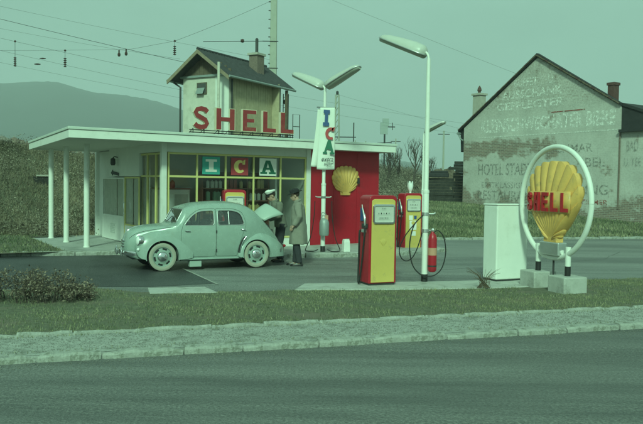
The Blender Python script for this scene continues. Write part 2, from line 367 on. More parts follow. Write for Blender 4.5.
def sheet(name, poly, z, material, parent=None, grid=None):
    me = bpy.data.meshes.new(name); me.from_pydata([(x, y, z) for x, y in poly], [], [tuple(range(len(poly)))])
    bm = bmesh.new(); bm.from_mesh(me); bmesh.ops.recalc_face_normals(bm, faces=bm.faces)
    for f in bm.faces:
        if f.normal.z < 0: f.normal_flip()
    bmesh.ops.triangulate(bm, faces=bm.faces); bm.to_mesh(me); bm.free(); me.materials.append(M[material]); return link(name, me, parent)

# ------------------------------------------------------------------ ground, road, footpath, verge, forecourt
YAW = R(33.5); PX, PY = -.346, 20.675
Uu = np.array((math.cos(YAW), math.sin(YAW))); Nn = np.array((-math.sin(YAW), math.cos(YAW)))
def W(s, d): return (PX+Uu[0]*s+Nn[0]*d, PY+Uu[1]*s+Nn[1]*d)
def SD(x, y):
    v = np.array((x-PX, y-PY)); return float(v@Uu), float(v@Nn)

tag(sheet('ground', [(-4000, -600), (4000, -600), (4000, 5000), (-4000, 5000)], -.03, 'ground'), 'flat ground running out to the horizon', 'ground', kind='structure')
RA = R(17.6); RD = np.array((math.cos(RA), math.sin(RA))); RN = np.array((-RD[1], RD[0]))
def rd(t, w): return tuple(np.array((0, 8.22))+RD*t+RN*w)      # along the road, away from the kerb line
tag(sheet('road', [rd(-120, -9.5), rd(120, -9.5), rd(120, .2), rd(-120, .2)], .0, 'road_asphalt'), 'grey worn asphalt road across the foreground', 'road', kind='structure')
path = tag(sheet('footpath', [rd(-60, .1), rd(60, .1), rd(60, 1.2), rd(-60, 1.2)], .066, 'path'), 'narrow gravelly footpath between two rows of kerb stones', 'footpath', kind='structure')
def stone(name, L, w, h, seedv, material, parent):
    """a worn kerb stone: bevelled block with lumpy top"""
    r_ = random.Random(seedv); nx = 5; mb = MB(); rings = []
    for i in range(nx+1):
        x = -L/2+L*i/nx; e = .012 if i in (0, nx) else 0
        hz = h+r_.uniform(-.012, .010); wf = w/2+r_.uniform(-.012, .008)
        rings.append([(x, -wf+e, 0), (x, wf-e, 0), (x, wf-e, hz-.02-e), (x, wf-.03, hz-e), (x, -wf+.03+r_.uniform(0, .015), hz-e-r_.uniform(0, .008)), (x, -wf+e, hz-.025-e)])
    mb.loft(rings); return mb
protos = [stone('kerb_stone', .93, .17, .085, k, 'kerb', None).mesh('kerb_stone', 'kerb') for k in range(5)]
t = -9.0; k = 0
while t < 9.5:
    L = random.uniform(.62, 1.0); o = link('kerb_stone', protos[k % 5], path)
    x, y = rd(t+L/2, .1+random.uniform(-.012, .012)); o.location = (x, y, -.005+random.uniform(-.012, .006)); o.rotation_euler = (random.uniform(-.03, .03), random.uniform(-.012, .012), RA+random.uniform(-.012, .012)); o.scale = (L/.945, 1, 1)
    t += L+random.uniform(.002, .014); k += 1
protos2 = [stone('edging_stone', .8, .085, .12, 20+k, 'kerb', None).mesh('edging_stone', 'kerb') for k in range(4)]
t = -9.0
while t < 10:
    L = random.uniform(.55, .95); o = link('edging_stone', protos2[k % 4], path)
    x, y = rd(t+L/2, 1.08+random.uniform(-.012, .012)); o.location = (x, y, -.006+random.uniform(-.012, .004)); o.rotation_euler = (random.uniform(-.04, .04), random.uniform(-.008, .008), RA+random.uniform(-.015, .015)); o.scale = (L/.81, 1, 1)
    t += L+random.uniform(.005, .02); k += 1
c = rd(0, .115); MB().box((c[0], c[1], .025), (19, .12, .075), RA).build('kerb_bed', 'path', path); c = rd(0, 1.085); MB().box((c[0], c[1], .04), (19, .06, .09), RA).build('kerb_bed', 'path', path)
for a, b in ((-60, -9.0), (9.6, 60)):
    mb = MB(); c = rd((a+b)/2, .1); mb.box((c[0], c[1], .04), (b-a, .17, .08), RA); c = rd((a+b)/2, 1.08); mb.box((c[0], c[1], .05), (b-a, .085, .12), RA); mb.build('kerb_run', 'kerb', path)

EDGE = [(-40, -2.0), (-14, 8.2), (-6.6, 11.4), (-5.38, 12.04), (-4.0, 12.45), (-3.0, 12.0), (-1.7, 12.2), (0, 12.62), (3, 13.1), (4.4, 13.75), (5.45, 14.55), (6.7, 14.9), (14, 17.4), (40, 26.5)]
ex = np.array([e[0] for e in EDGE]); ey = np.array([e[1] for e in EDGE])
# verge: a strip mesh from the edging stones down to the forecourt
def inner_y(x): 
    return 8.22+1.09/math.cos(RA)+x*math.tan(RA)
xs = np.concatenate([np.linspace(-40, -9, 14), np.linspace(-8.6, 12, 90), np.linspace(13, 40, 14)]); nw = 14; V = []
def vz(x, y, f): return .08*(1-f)**1.0+.022*f+.020*math.sin(x*1.7+y)*math.sin(y*2.3+x*.7)*math.sin(math.pi*min(1, max(0, f)))
for x in xs:
    y0, y1 = inner_y(x), float(np.interp(x, ex, ey))
    for j in range(nw+1):
        f = j/nw; y = y0+(y1-y0)*f; V.append((x, y, vz(x, y, f)))
V = np.array(V); n1 = nw+1; F = np.array([(i*n1+j, (i+1)*n1+j, (i+1)*n1+j+1, i*n1+j+1) for i in range(len(xs)-1) for j in range(nw)])
tag(np_mesh('grass_verge', V, F, 'earth_grass'), 'strip of earth and turf between footpath and forecourt', 'verge', kind='structure')

tag(sheet('forecourt', EDGE+[(60, 33), (60, 39.2), (14, 27.6), (4.2, 25.1), (1.0, 24.5), (-2, 22), (-9, 19), (-40, 8)], .004, 'forecourt_asphalt'), 'asphalt forecourt and side road around the pumps', 'forecourt', kind='structure')
tag(sheet('asphalt_patch', [(-30, 2.8), (-14, 8.6), (-6.6, 11.7), (-5.3, 12.3), (-4.0, 12.65), (-3.05, 12.75), (-1.95, 13.3), (-2.35, 14.2), (-2.9, 15.4), (-3.5, 16.6), (-4.3, 18.15), (-5.2, 18.2), (-7.8, 17.3), (-14, 15.2), (-40, 6.5)], .008, 'fresh_asphalt'), 'darker newly laid asphalt on the left of the forecourt', 'forecourt', kind='structure')
mb = MB()
for a, b in (((-3.02, 15.6), (-1.9, 13.2)),):
    a, b = Vector((*a, .012)), Vector((*b, .012)); dd = (b-a).normalized(); nn_ = Vector((-dd.y, dd.x, 0))*.025
    mb.add([a-nn_, a+nn_, b+nn_, b-nn_], [(0, 1, 2, 3)])
tag(mb.build('joint_line', 'kerb'), 'pale straight joint line where the two asphalts meet', 'joint line', kind='structure')
def slab(name, poly, z0, z1, material, parent=None, bevel=.012):
    return MB().prism(poly, Matrix.Translation((0, 0, z0)), z1-z0).build(name, material, parent, bevel=bevel)
tag(slab('concrete_strip', [(-3.0, 12.46), (-2.04, 12.68), (-1.72, 12.06), (-2.82, 11.85)], -.02, .035, 'concrete'), 'small pale concrete apron in the grass before the car', 'concrete slab', kind='structure')
isl = tag(slab('pump_island', [(-.45, 12.45), (1.2, 12.66), (2.92, 12.98), (4.1, 13.35), (4.35, 14.35), (3.0, 14.0), (1.2, 13.55), (-.3, 13.2)], -.02, .045, 'concrete'), 'low pale concrete island under the front pump', 'pump island', kind='structure')
def seam(name, pts, wd, parent, z):
    mb = MB(); q = []
    for (x0, y0), (x1, y1) in zip(pts[:-1], pts[1:]):
        for i in range(8): f = i/8; q.append(Vector((x0+(x1-x0)*f+random.gauss(0, .018), y0+(y1-y0)*f+random.gauss(0, .018), z)))
    L_, R_ = [], []
    for i, p in enumerate(q):
        t_ = (q[min(i+1, len(q)-1)]-q[max(0, i-1)]).normalized(); n_ = Vector((-t_.y, t_.x, 0))*wd*random.uniform(.4, 1.3)/2; L_.append(p+n_); R_.append(p-n_)
    mb.loft([L_, R_], closed=False, caps=False); return mb.build(name, 'black_rubber', parent)
rd_o = bpy.data.objects['road']; fc_o = bpy.data.objects['forecourt']
for pts in ([(-1.6, 13.6), (.6, 14.6), (2.4, 15.9), (5.5, 17.4)], [(.3, 16.2), (1.6, 15.3), (2.6, 14.6)], [(4.5, 17.0), (7.5, 19.0), (9, 21.5)], [(-1.0, 16.4), (.6, 17.0), (2.8, 18.6)]): seam('tar_seam', pts, .011, fc_o, .008)
# station pavement with kerb
KERB = [(-30, 10.0), (-14, 15.3), (-7.77, 17.37), (-7.12, 17.58), (-5.17, 18.20), (-4.08, 18.22), (-.4, 18.22), (.97, 18.62), (2.4, 19.3), (3.6, 20.6)]
pav = tag(slab('station_pavement', [(-6.37, 17.95), (-5.17, 18.32), (-4.08, 18.34), (-.4, 18.34), (.9, 18.72), (2.3, 19.4), (3.45, 20.65), (2.6, 22.3), W(2.5, 1), W(-4.4, 6.2), (-8.9, 22.0)], -.02, .115, 'pavement'), 'pale concrete pavement round the station', 'pavement', kind='structure')
k = 0
for (x0, y0), (x1, y1) in zip(KERB[:-1], KERB[1:]):
    D = math.hypot(x1-x0, y1-y0); n = max(1, round(D/1.0)); an = math.atan2(y1-y0, x1-x0)
    for i in range(n):
        f = (i+.5)/n; o = link('kerb_stone', protos[k % 5], pav); k += 1
        o.location = (x0+(x1-x0)*f, y0+(y1-y0)*f+.05, .0); o.rotation_euler = (0, 0, an); o.scale = (D/n/.95, 1, 1.42)

# ------------------------------------------------------------------ hillside: lawn, bank and railway embankment
def sstep(x): x = np.clip(x, 0, 1); return x*x*(3-2*x)
def d0f(s): return np.interp(s, [-60, -6, 0, 6, 14, 20, 40, 90], [9, 6.6, 6.5, 8.5, 15, 20, 30, 45])
def Hr(s): return np.interp(s, [-60, -8, -4, 2, 15, 25, 90], [4.0, 3.3, 3.05, 2.5, 2.3, 2.1, 2.0])
def dkf(s): return np.interp(s, [-60, -20, -10, -7.4, -6.54, -6.5, -4, 3, 6.17, 13.8, 40, 90], [14, 3.4, 1.35, .95, .95, 5.6, 5.6, 2.4, 1.03, -1.65, -11, -28])
def hz_(s, d):
    base = np.where(s < 0, .11, np.interp(s, [0, 4], [.11, .06]))
    gentle = np.where(s > 3, .052*np.clip(d-dkf(s), 0, 16), .02*np.clip(d-1.2, 0, 5)*np.clip((-5-s)/3, 0, 1))
    e = sstep((d-d0f(s))/8.5)*Hr(s)
    w_ = .10*np.sin(s*.9+d*.7)*np.sin(d*1.1-s*.4)*np.clip((d-d0f(s))/2, 0, 1)
    return base+gentle+e+w_
sv_ = np.concatenate([np.linspace(-60, -26, 14), np.linspace(-25, -7.45, 36), [-7.2, -6.95, -6.7, -6.56, -6.5, -6.4], np.linspace(-6, 32, 80), np.linspace(34, 90, 20)]); DROW = np.concatenate([np.linspace(-30, -4, 14), np.linspace(-3.4, 20, 48), np.linspace(21, 75, 16)]); nt_ = len(DROW)-1; V = []
for s in sv_:
    a = float(dkf(s))
    for d in DROW:
        d = max(a, float(d)); x, y = W(s, d); V.append((x, y, float(hz_(s, d))))
V = np.array(V); n1 = nt_+1; F = np.array([(i*n1+j, (i+1)*n1+j, (i+1)*n1+j+1, i*n1+j+1) for i in range(len(sv_)-1) for j in range(nt_)])
hs = tag(np_mesh('hillside', V, F, 'earth_grass'), 'grassy bank and brush covered railway embankment', 'embankment', kind='structure')
# kerb along the side road under the bank
k = 0; a = np.array((3.3, 24.72)); b = np.array((26, 30.45)); D = np.linalg.norm(b-a); dd = (b-a)/D; n = 23
for i in range(n):
    c = a+dd*(i+.5)*D/n; o = link('kerb_stone', protos[k % 5], hs); k += 1
    o.location = (c[0], c[1], .005); o.rotation_euler = (0, 0, math.atan2(dd[1], dd[0])); o.scale = (D/n/.95, 1, 1)

# distant hill
xs = np.linspace(-2600, 1400, 520); tre = rng.uniform(0, 1.6, 520)*(.4+.6*(np.sin(np.arange(520)*.21)*np.sin(np.arange(520)*.067) > -.1)); prof = np.interp(xs, [-2600, -1500, -714, -582, -449, -316, -183, -6, 300, 700, 1400], [120, 190, 214, 210, 188, 163, 134, 85, 30, 10, 2]); V = []
for j in range(14):
    f = j/13; yb = 900+1100*f
    for i, x in enumerate(xs):
        e = math.sin(min(1, f/.64)*math.pi/2)**1.5 if f < .64 else math.cos((f-.64)/.36*math.pi/2)
        V.append((x*(.62+.38*f/.64 if f < .64 else 1+.2*(f-.64)), yb, prof[i]*e+4*math.sin(x*.03+j)*e-1+tre[(i*7+j*31) % 520]*e))
V = np.array(V); n1 = len(xs); F = np.array([(j*n1+i, j*n1+i+1, (j+1)*n1+i+1, (j+1)*n1+i) for j in range(13) for i in range(n1-1)])
o = tag(np_mesh('distant_hill', V, F, 'hill'), 'long dark wooded hill in the misty distance', 'hill', kind='structure'); o.data.polygons.foreach_set('use_smooth', [True]*len(o.data.polygons))

# ------------------------------------------------------------------ service station
st = tag(empty('service_station', (PX, PY, 0), YAW), 'flat roofed white service station with yellow framed shop window and red end wall', 'gas station')
ZB, ZM, ZT = 2.845, 3.02, 3.095     # fascia bottom, lip, top (front); the roof falls a little to the rear
FALL = .05
def roofpoly(o_): return [(-6.92-o_, -.75-o_), (2.56+o_, -.75-o_), (2.56+o_, 6.0), (-6.45-o_, 5.8)]
def slope_prism(poly, z0, z1):
    mb = MB(); n = len(poly); dz = lambda y: -FALL*max(0, y+.75)/6.5
    v = [(x, y, z0+dz(y)) for x, y in poly]+[(x, y, z1+dz(y)) for x, y in poly]
    mb.add(v, [tuple(range(n-1, -1, -1)), tuple(range(n, 2*n))]+[(i, (i+1) % n, n+(i+1) % n, n+i) for i in range(n)]); return mb
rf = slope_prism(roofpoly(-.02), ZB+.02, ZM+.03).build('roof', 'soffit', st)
ro = roofpoly(0); fm = MB()
for i in range(4):
    (x0, y0), (x1, y1) = ro[i], ro[(i+1) % 4]; dz = lambda y: -FALL*max(0, y+.75)/6.5
    ln = math.hypot(x1-x0, y1-y0); nx, ny = (y1-y0)/ln*.03, -(x1-x0)/ln*.03
    q = [(x0, y0), (x1, y1), (x1-nx, y1-ny), (x0-nx, y0-ny)]
    fm.add([(x, y, ZB+dz(y)) for x, y in q]+[(x, y, ZM+dz(y)) for x, y in q], [(3, 2, 1, 0), (4, 5, 6, 7)]+[(j, (j+1) % 4, 4+(j+1) % 4, 4+j) for j in range(4)])
fm.build('fascia', 'white_paint', rf)
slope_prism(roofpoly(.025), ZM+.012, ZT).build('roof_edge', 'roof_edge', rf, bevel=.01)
slope_prism([(-6.7, -.5), (2.3, -.5), (2.3, 5.7), (-6.2, 5.5)], ZT+.002, ZT+.02).build('roof_felt', 'concrete', rf)
for s_, d_, zt in ((-5.81, 1.83, 2.87), (-5.88, 3.65, 2.86), (-5.91, 5.32, 2.85)):
    MB().lathe([(.085, .112), (.085, .14), (.073, .15), (.073, zt-.03), (.073, zt)], 20, Matrix.Translation((s_, d_, 0))).build('column', 'white_paint', st, smooth=40)
MB().span(-4.47, -4.33, -.06, .08, .11, 2.87).build('corner_post', 'white_paint', st, bevel=.008)
MB().span(-.17+.03, 0, -.05, .12, .11, 2.87).build('corner_post', 'white_paint', st, bevel=.006)
MB().span(-4.33, -.14, -.01, .12, 2.64, 2.87).build('front_wall', 'white_wall', st); MB().span(-4.33, -.14, -.01, .12, .1, .36).build('sill_wall', 'white_wall', st)
# red end bay: flat panels with thin joints
rw = MB().span(.0, 2.5, .012, .2, .10, 2.87).build('end_wall', 'red_wall', st)
for i in range(3): MB().span(.004+i*.833, .004+(i+1)*.833-.008, -.004, .0125, .112, 2.86).build('panel', 'red_wall', rw)
bw_ = MB(); bw_.span(2.3, 2.48, .2, 6, .1, 2.86); bw_.span(-4.4, 2.48, 5.85, 6, .1, 2.86); bw_.span(-.1, .0, .2, 5.85, .1, 2.86); bw_.build('rear_wall', 'white_wall', st)
# window frame and panes
mull = [-4.27, -3.49, -2.67, -1.83, -.98, -.165]; zr = [.38, 2.02, 2.61]; bwid = .043
fr = MB()
for x in mull: fr.span(x-bwid/2, x+bwid/2, -.03, .03, zr[0]-.02, zr[2]+.026)
for z in zr:
    for a, b in zip(mull[:-1], mull[1:]): fr.span(a+bwid/2, b-bwid/2, -.028, .028, z-.026, z+.026)
frame = fr.build('window_frame', 'yellow_frame', st, bevel=.006)
for a, b in zip(mull[:-1], mull[1:]):
    for z0, z1 in zip(zr[:-1], zr[1:]):
        MB().span(a+.02, b-.02, -.003, .003, z0+.02, z1-.02).build('pane', 'shop_glass', frame)
# side: window next to the corner, white wall, glazed door and screen
sd_ = MB(); ys = [.10, .50, 1.12, 1.62]
for y in ys[1:3]: sd_.span(-4.43, -4.37, y-.026, y+.026, .3, 2.62)
sd_.span(-4.43, -4.37, .08, .13, .3, 2.62)
for z in (.32, 2.02, 2.60):
    for a, b in zip(ys[:-1], ys[1:]): sd_.span(-4.428, -4.372, a+.026, b-.026, z-.025, z+.025)
sf = sd_.build('window_frame', 'yellow_frame', st, bevel=.006)
for a, b in zip(ys[:-1], ys[1:]):
    for z0, z1 in ((.34, 2.0), (2.04, 2.58)): MB().span(-4.403, -4.397, a+.02, b-.02, z0, z1).build('pane', 'shop_glass', sf)
w = MB(); w.span(-4.46, -4.34, 1.64, 4.3, 2.02, 2.86); w.span(-4.46, -4.34, .09, 1.64, 2.64, 2.86); w.span(-4.44, -4.36, .09, 1.62, .1, .3); w.build('side_wall', 'white_wall', st)
MB().span(-4.3, -4.22, 1.64, 5.85, .1, 2.8).build('inner_wall', 'white_wall', st)
def glazed_leaf(name, y0, y1, zb, fmat, kick, grille=False, off=0):
    x = -4.44+off; d = MB(); f_ = .045
    d.span(x-.02, x+.02, y0, y0+f_, .13, zb); d.span(x-.02, x+.02, y1-f_, y1, .13, zb); d.span(x-.019, x+.019, y0+f_, y1-f_, zb-f_, zb); d.span(x-.019, x+.019, y0+f_, y1-f_, .13, .13+f_)
    d.span(x-.019, x+.019, y0+f_, y1-f_, kick, kick+f_)
    o = d.build(name, fmat, st, bevel=.005)
    MB().span(x-.003, x+.003, y0+f_-.01, y1-f_+.01, kick+f_-.01, zb-f_+.01).build('pane', 'door_glass', o)
    MB().span(x-.012, x+.012, y0+f_-.005, y1-f_+.005, .13+f_-.005, kick+.005).build('kick_panel', 'white_paint', o)
    if grille:
        for i in range(6): MB().span(x-.024, x-.014, (y0+y1)/2-.22, (y0+y1)/2+.22, .34+i*.05, .365+i*.05).build('slat', 'roof_edge', o)
    return o
dr = glazed_leaf('door', 1.66, 2.88, 2.0, 'yellow_frame', .62)
MB().tube([(-4.50, 2.70, .95), (-4.53, 2.70, .97), (-4.53, 2.70, 1.25), (-4.50, 2.70, 1.27)], .012, 8).build('door_handle', 'chrome', dr, smooth=60)
pn = glazed_leaf('glazed_panel', 2.93, 4.98, 1.98, 'white_paint', .82, True)
for i, (y0, y1) in enumerate(((3.0, 3.62), (3.74, 4.86), (1.72, 2.18), (2.3, 2.84))):
    n = 13; rg = [(-4.40+.022*math.sin(k_*1.9)+.0, y0+(y1-y0)*k_/(n-1)) for k_ in range(n)]
    MB().loft([[(x, y, .3) for x, y in rg], [(x, y, 1.96) for x, y in rg]], closed=False, caps=False).build('curtain', 'curtain', st, smooth=80)
# shop interior
MB().span(-4.25, -.15, .16, 1.74, 2.76, 2.80).build('shop_ceiling', 'white_wall', st); it = MB(); it.span(-4.3, -.1, .13, 5.8, .06, .125); it.build('shop_floor', 'shop_floor', st)
MB().span(-4.2, -.1, 1.75, 1.85, .12, 2.82).build('partition', 'shop_wall', st)
MB().span(-.95, -.88, .35, 1.75, .12, 2.82).build('partition', 'white_wall', st)

# wall lantern and little direction sign under the canopy
lt = tag(empty('wall_lantern', W(-4.47, 3.45)+(2.52,), YAW), 'small black wall lantern beside the glazed entrance', 'lantern')
MB().tube([(0, 0, .05), (-.1, 0, .07), (-.14, 0, .03)], .014, 6).build('arm', 'dark_metal', lt); MB().lathe([(.02, .03), (.07, .0), (.075, -.14), (.05, -.19)], 8, Matrix.Translation((-.14, 0, 0))).build('lamp_shade', 'dark_metal', lt)
ar_ = tag(empty('direction_arrow', W(-4.465, 3.7)+(2.12,), YAW), 'black arrow shaped sign on white wall above glazed panel', 'sign')
m_ = frame_m((0, 0, 0), (0, -1, 0), (0, 0, 1))
MB().prism([(-.38, .0), (-.2, .09), (-.2, .05), (.36, .0), (.36, -.09), (-.2, -.04), (-.2, -.08)], m_, .015).build('arrow', 'dark_ink', ar_)

# shelves with tins
for r_, (s0, s1, dd_) in enumerate(((-3.05, -1.0, .78),)):
    sh = tag(empty('shop_shelf', W(s0, dd_)+(.12,), YAW), 'dark wooden shelf unit stocked with tins inside the shop', 'shelf'); L_ = s1-s0
    levels = [.1, .5, .88, 1.24, 1.58, 1.9]
    for z in levels: MB().span(.03, L_-.03, -.16, .16, z, z+.03).build('shelf_board', 'shelf_wood', sh)
    for x in (0, L_/3, 2*L_/3, L_): MB().span(x-.015, x+.015, -.165, .165, 0, 2.05).build('upright', 'shelf_wood', sh)
    MB().span(0, L_, .165, .18, 0, 2.05).build('back_board', 'shelf_wood', sh)
    tins = {}
    for mname in ('tin_red', 'tin_yellow', 'tin_white', 'tin_green'):
        tins[mname] = (MB().lathe([(.05, 0), (.052, .01), (.052, .17), (.048, .18), (.02, .19), (.02, .21)], 10).mesh('oil_tin', mname),
                       MB().box((0, 0, .115), (.10, .07, .23)).lathe([(.018, .23), (.018, .255)], 8).mesh('oil_can', mname))
    lab = {'tin_red': 'red', 'tin_yellow': 'yellow', 'tin_white': 'pale', 'tin_green': 'green'}
    for li, z in enumerate(levels[1:5]):
        x = .07
        while x < L_-.06:
            run = random.choice(list(tins)); kind = random.randint(0, 1)
            for q in range(random.randint(2, 5)):
                if x > L_-.07: break
                if min(abs(x-c) for c in (0, L_/3, 2*L_/3, L_)) > .07:
                    o = link('oil_can' if kind else 'oil_tin', tins[run][kind]); c = W(s0+x, dd_-.06+random.uniform(-.02, .02)); o.location = (c[0], c[1], .12+z+.03); o.rotation_euler = (0, 0, YAW+random.uniform(-.1, .1))
                    tag(o, '%s %s standing on the %s shop shelf behind the window' % (lab[run], 'oil can with small cap' if kind else 'round oil tin', ('lowest', 'second lowest', 'second highest', 'highest')[li]), 'can', 'tins on the shop shelves')
                x += .125
            x += random.uniform(.02, .10)
ct = tag(empty('shop_counter', W(-3.75, 1.15)+(.125,), YAW), 'pale painted counter cabinet behind the left shop window', 'counter')
MB().span(-.45, .45, -.25, .25, 0, 1.55).build('carcass', 'tin_white', ct, bevel=.01); MB().span(-.47, .47, -.27, .27, 1.55, 1.59).build('counter_top', 'shelf_wood', ct)
MB().span(-.40, -.02, -.262, -.25, .1, 1.42).build('door', 'white_wall', ct); MB().span(.02, .40, -.262, -.25, .1, 1.42).build('door', 'pale_chimney', ct)
o = tag(MB().lathe([(.06, 0), (.075, .03), (.07, .16), (.03, .19), (.03, .21)], 12).build('display_jar', 'tin_red', None, smooth=40), 'small red and white jar on the shop counter', 'jar'); o.location = W(-3.72, 1.1)+(1.715,)
# cards with big slab letters hanging behind the upper panes
FM = lambda x, y, z: frame_m((x, y, z), (1, 0, 0), (0, 0, 1))
def card(letter, s0, s1, z0, z1, bgm, inkm, label):
    c = tag(empty('letter_card', W((s0+s1)/2, -.012)+((z0+z1)/2,), YAW), label, 'card', 'letter cards in the shop window'); w_, h_ = s1-s0, z1-z0
    MB().span(-w_/2, w_/2, -.022, -.006+.0, -h_/2, h_/2).build('board', bgm, c, bevel=.003)
    mb = MB(); z = -.0225
    def poly(p): mb.prism([(x*w_, y*h_) for x, y in p], FM(0, z, 0), .004)
    if letter == 'I':
        poly([(-.32, -.36), (.32, -.36), (.32, -.22), (.13, -.22), (.13, .22), (.32, .22), (.32, .36), (-.32, .36), (-.32, .22), (-.13, .22), (-.13, -.22), (-.32, -.22)])
    elif letter == 'A':
        poly([(-.46, -.40), (-.08, -.40), (-.08, -.30), (-.20, -.30), (-.15, -.16), (.13, -.16), (.17, -.30), (.06, -.30), (.06, -.40), (.46, -.40), (.46, -.30), (.38, -.30), (.13, .38), (-.16, .38), (-.14, .28), (-.10, .28), (-.32, -.30), (-.46, -.30)][:0] or [(-.46, -.40), (-.06, -.40), (-.06, -.29), (-.17, -.29), (-.13, -.15), (.10, -.15), (.15, -.29), (.05, -.29), (.05, -.40), (.46, -.40), (.46, -.29), (.38, -.29), (.12, .38), (-.14, .38), (-.36, -.29), (-.46, -.29)])
        mb.prism([(x*w_, y*h_) for x, y in [(-.09, -.04), (.06, -.04), (-.02, .22)]], FM(0, z-.0045, 0), .001, mi=1)
    else:
        out_ = [(.34*math.cos(a)+0, .37*math.sin(a)) for a in np.linspace(R(42), R(318), 22)]; inn = [(.06+.15*math.cos(a), .22*math.sin(a)) for a in np.linspace(R(310), R(50), 18)]
        poly(out_+[(.30, -.10)][:0]+inn); poly([(.16, .12), (.30, .12), (.32, .40), (.24, .36), (.14, .30)])
    mb.build('letter', [inkm, bgm], c)
card('I', -3.35, -2.85, 2.09, 2.55, 'teal_card', 'white_card', 'teal card with big white slab letter I in the shop window')
card('C', -2.52, -2.01, 2.08, 2.55, 'red_card', 'pale_yellow_ink', 'red card with big pale yellow letter C in the shop window')
card('A', -1.66, -1.13, 2.085, 2.56, 'white_card', 'green_ink', 'white card with big dark green letter A in the shop window')

# roof letters
rs = tag(empty('roof_sign', W(0, -.5)+(0,), YAW), 'row of big red letters reading SHELL on the roof edge', 'sign')
LET = {'H': [[(0, 0), (.26, 0), (.26, .40), (.74, .40), (.74, 0), (1, 0), (1, 1), (.74, 1), (.74, .59), (.26, .59), (.26, 1), (0, 1)]],
       'E': [[(0, 0), (1, 0), (1, .18), (.31, .18), (.31, .42), (.85, .42), (.85, .59), (.31, .59), (.31, .82), (1, .82), (1, 1), (0, 1)]],
       'L': [[(0, 0), (1, 0), (1, .19), (.32, .19), (.32, 1), (0, 1)]]}
def s_shape():
    """thick S as one outline from a spine"""
    sp = [(.86, .76), (.74, .855), (.5, .89), (.26, .84), (.17, .72), (.26, .60), (.5, .51), (.74, .42), (.83, .28), (.74, .155), (.5, .11), (.25, .15), (.13, .25)]
    a, b = [], []; tw = .108
    for i, (x, y) in enumerate(sp):
        x0, y0 = sp[max(0, i-1)]; x1, y1 = sp[min(len(sp)-1, i+1)]; L_ = math.hypot(x1-x0, y1-y0); nx, ny = -(y1-y0)/L_*tw*1.15, (x1-x0)/L_*tw*.92
        a.append((x+nx, y+ny)); b.append((x-nx, y-ny))
    return [a+b[::-1]]
LET['S'] = s_shape()
for ch, s0, s1, z0, z1 in (('S', -3.86, -3.39, 3.20, 3.80), ('H', -3.23, -2.68, 3.22, 3.79), ('E', -2.47, -2.05, 3.22, 3.80), ('L', -1.87, -1.45, 3.22, 3.80), ('L', -1.33, -.90, 3.22, 3.80)):
    mb = MB()
    for P_ in LET[ch]:
        mb.prism([(x*(s1-s0), y*(z1-z0)) for x, y in P_], FM(s0, .03, z0), .09, 0, 0)      # cream box
        cx, cy = .5, .5
        ins = [((cx+(x-cx)*.93)*(s1-s0), (cy+(y-cy)*.94)*(z1-z0)) for x, y in P_] if ch != 'S' else [(x*(s1-s0), y*(z1-z0)) for x, y in P_]
        mb.prism(ins, FM(s0, -.0605, z0), .006, 1, 1)
    mb.build('letter', ['letter_cream', 'letter_red'], rs)
fb = MB()
for z in (3.14, 3.20): fb.tube([(-3.9, .05, z), (-.85, .05, z)], .014, 6)
for s_ in (-3.8, -3.5, -3.1, -2.8, -2.4, -2.1, -1.8, -1.5, -1.25, -.95): fb.tube([(s_, .05, 3.09), (s_, .05, 3.24)], .012, 6); fb.tube([(s_, .05, 3.24), (s_, .42, 3.09)], .009, 5)
fb.build('support_rail', 'dark_metal', rs)
fb = MB()
fb.tube([(-.84, .1, 3.1), (-.84, .1, 3.78), (-.62, .1, 3.78), (-.62, .1, 3.1)], .012, 6); fb.tube([(-.84, .1, 3.45), (-.62, .1, 3.45)], .01, 6); fb.build('end_frame', 'dark_metal', rs)

# scallop shell emblem --------------------------------------------------
OUT = [(.20, .0), (.26, .04), (.30, .12), (.42, .21), (.72, .37), (.96, .52), (1.0, .60), (.96, .73), (.82, .86), (.60, .95), (.33, .99), (0, 1.0)]
OUT2 = [(.34, .0), (.38, .05), (.42, .11), (.62, .17), (.88, .35), (1.0, .54), (.97, .70), (.83, .85), (.58, .95), (.3, .99), (0, 1.0)]
def pecten(w, h, bulge, ribs=15, nr=14, side=-1, OUT=OUT):
    """fan of ribs, focus near the hinge; local x right, z up, bulging to side*y. Returns MB with rim"""
    fx, fz = 0, .06*h; po = []
    for sg in (1, -1):
        seq = OUT if sg == 1 else OUT[::-1][1:]
        for x, z in seq: po.append((sg*x*w/2, z*h))
    an = [math.atan2(x-fx, z-fz) for x, z in po]; rr = [math.hypot(x-fx, z-fz) for x, z in po]
    keep = [(a, r_) for a, r_ in zip(an, rr)]; keep.sort(); aa = np.array([q[0] for q in keep]); ra = np.array([q[1] for q in keep])
    lim = R(74); nt2 = ribs*6; mb = MB(); rings = []
    for i in range(nt2+1):
        a = -lim+2*lim*i/nt2; ph = (a+lim)/(2*lim)*ribs; sc = abs(math.sin(math.pi*ph)); r_o = float(np.interp(a, aa, ra))
        r_o *= 1-.05*(1-sc**.6); row = []
        for j in range(nr+1):
            f = j/nr; r_ = r_o*f; x, z = fx+r_*math.sin(a), fz+r_*math.cos(a)
            y = side*bulge*(math.sin(math.pi*(.13+.75*f))*max(.05, math.cos(a))**.55+.20*min(1, f*1.6)*(sc**.45-.5))
            row.append((x, y, z))
        rings.append(row)
    mb.loft(rings, closed=False, caps=False)
    # rim wall back to the plate
    rim0 = [r_[-1] for r_ in rings]; rim1 = [(x, 0, z) for x, y, z in rim0]; mb.loft([rim0, rim1], closed=False, caps=False)
    # hinge block
    mb.box((0, side*bulge*.25, .06*h), (.24*w, bulge*.5, .12*h))
    return mb, rim1
em = tag(empty('shell_emblem', W(1.235, -.012)+(1.56,), YAW), 'yellow scallop shell emblem on the red end wall', 'emblem')
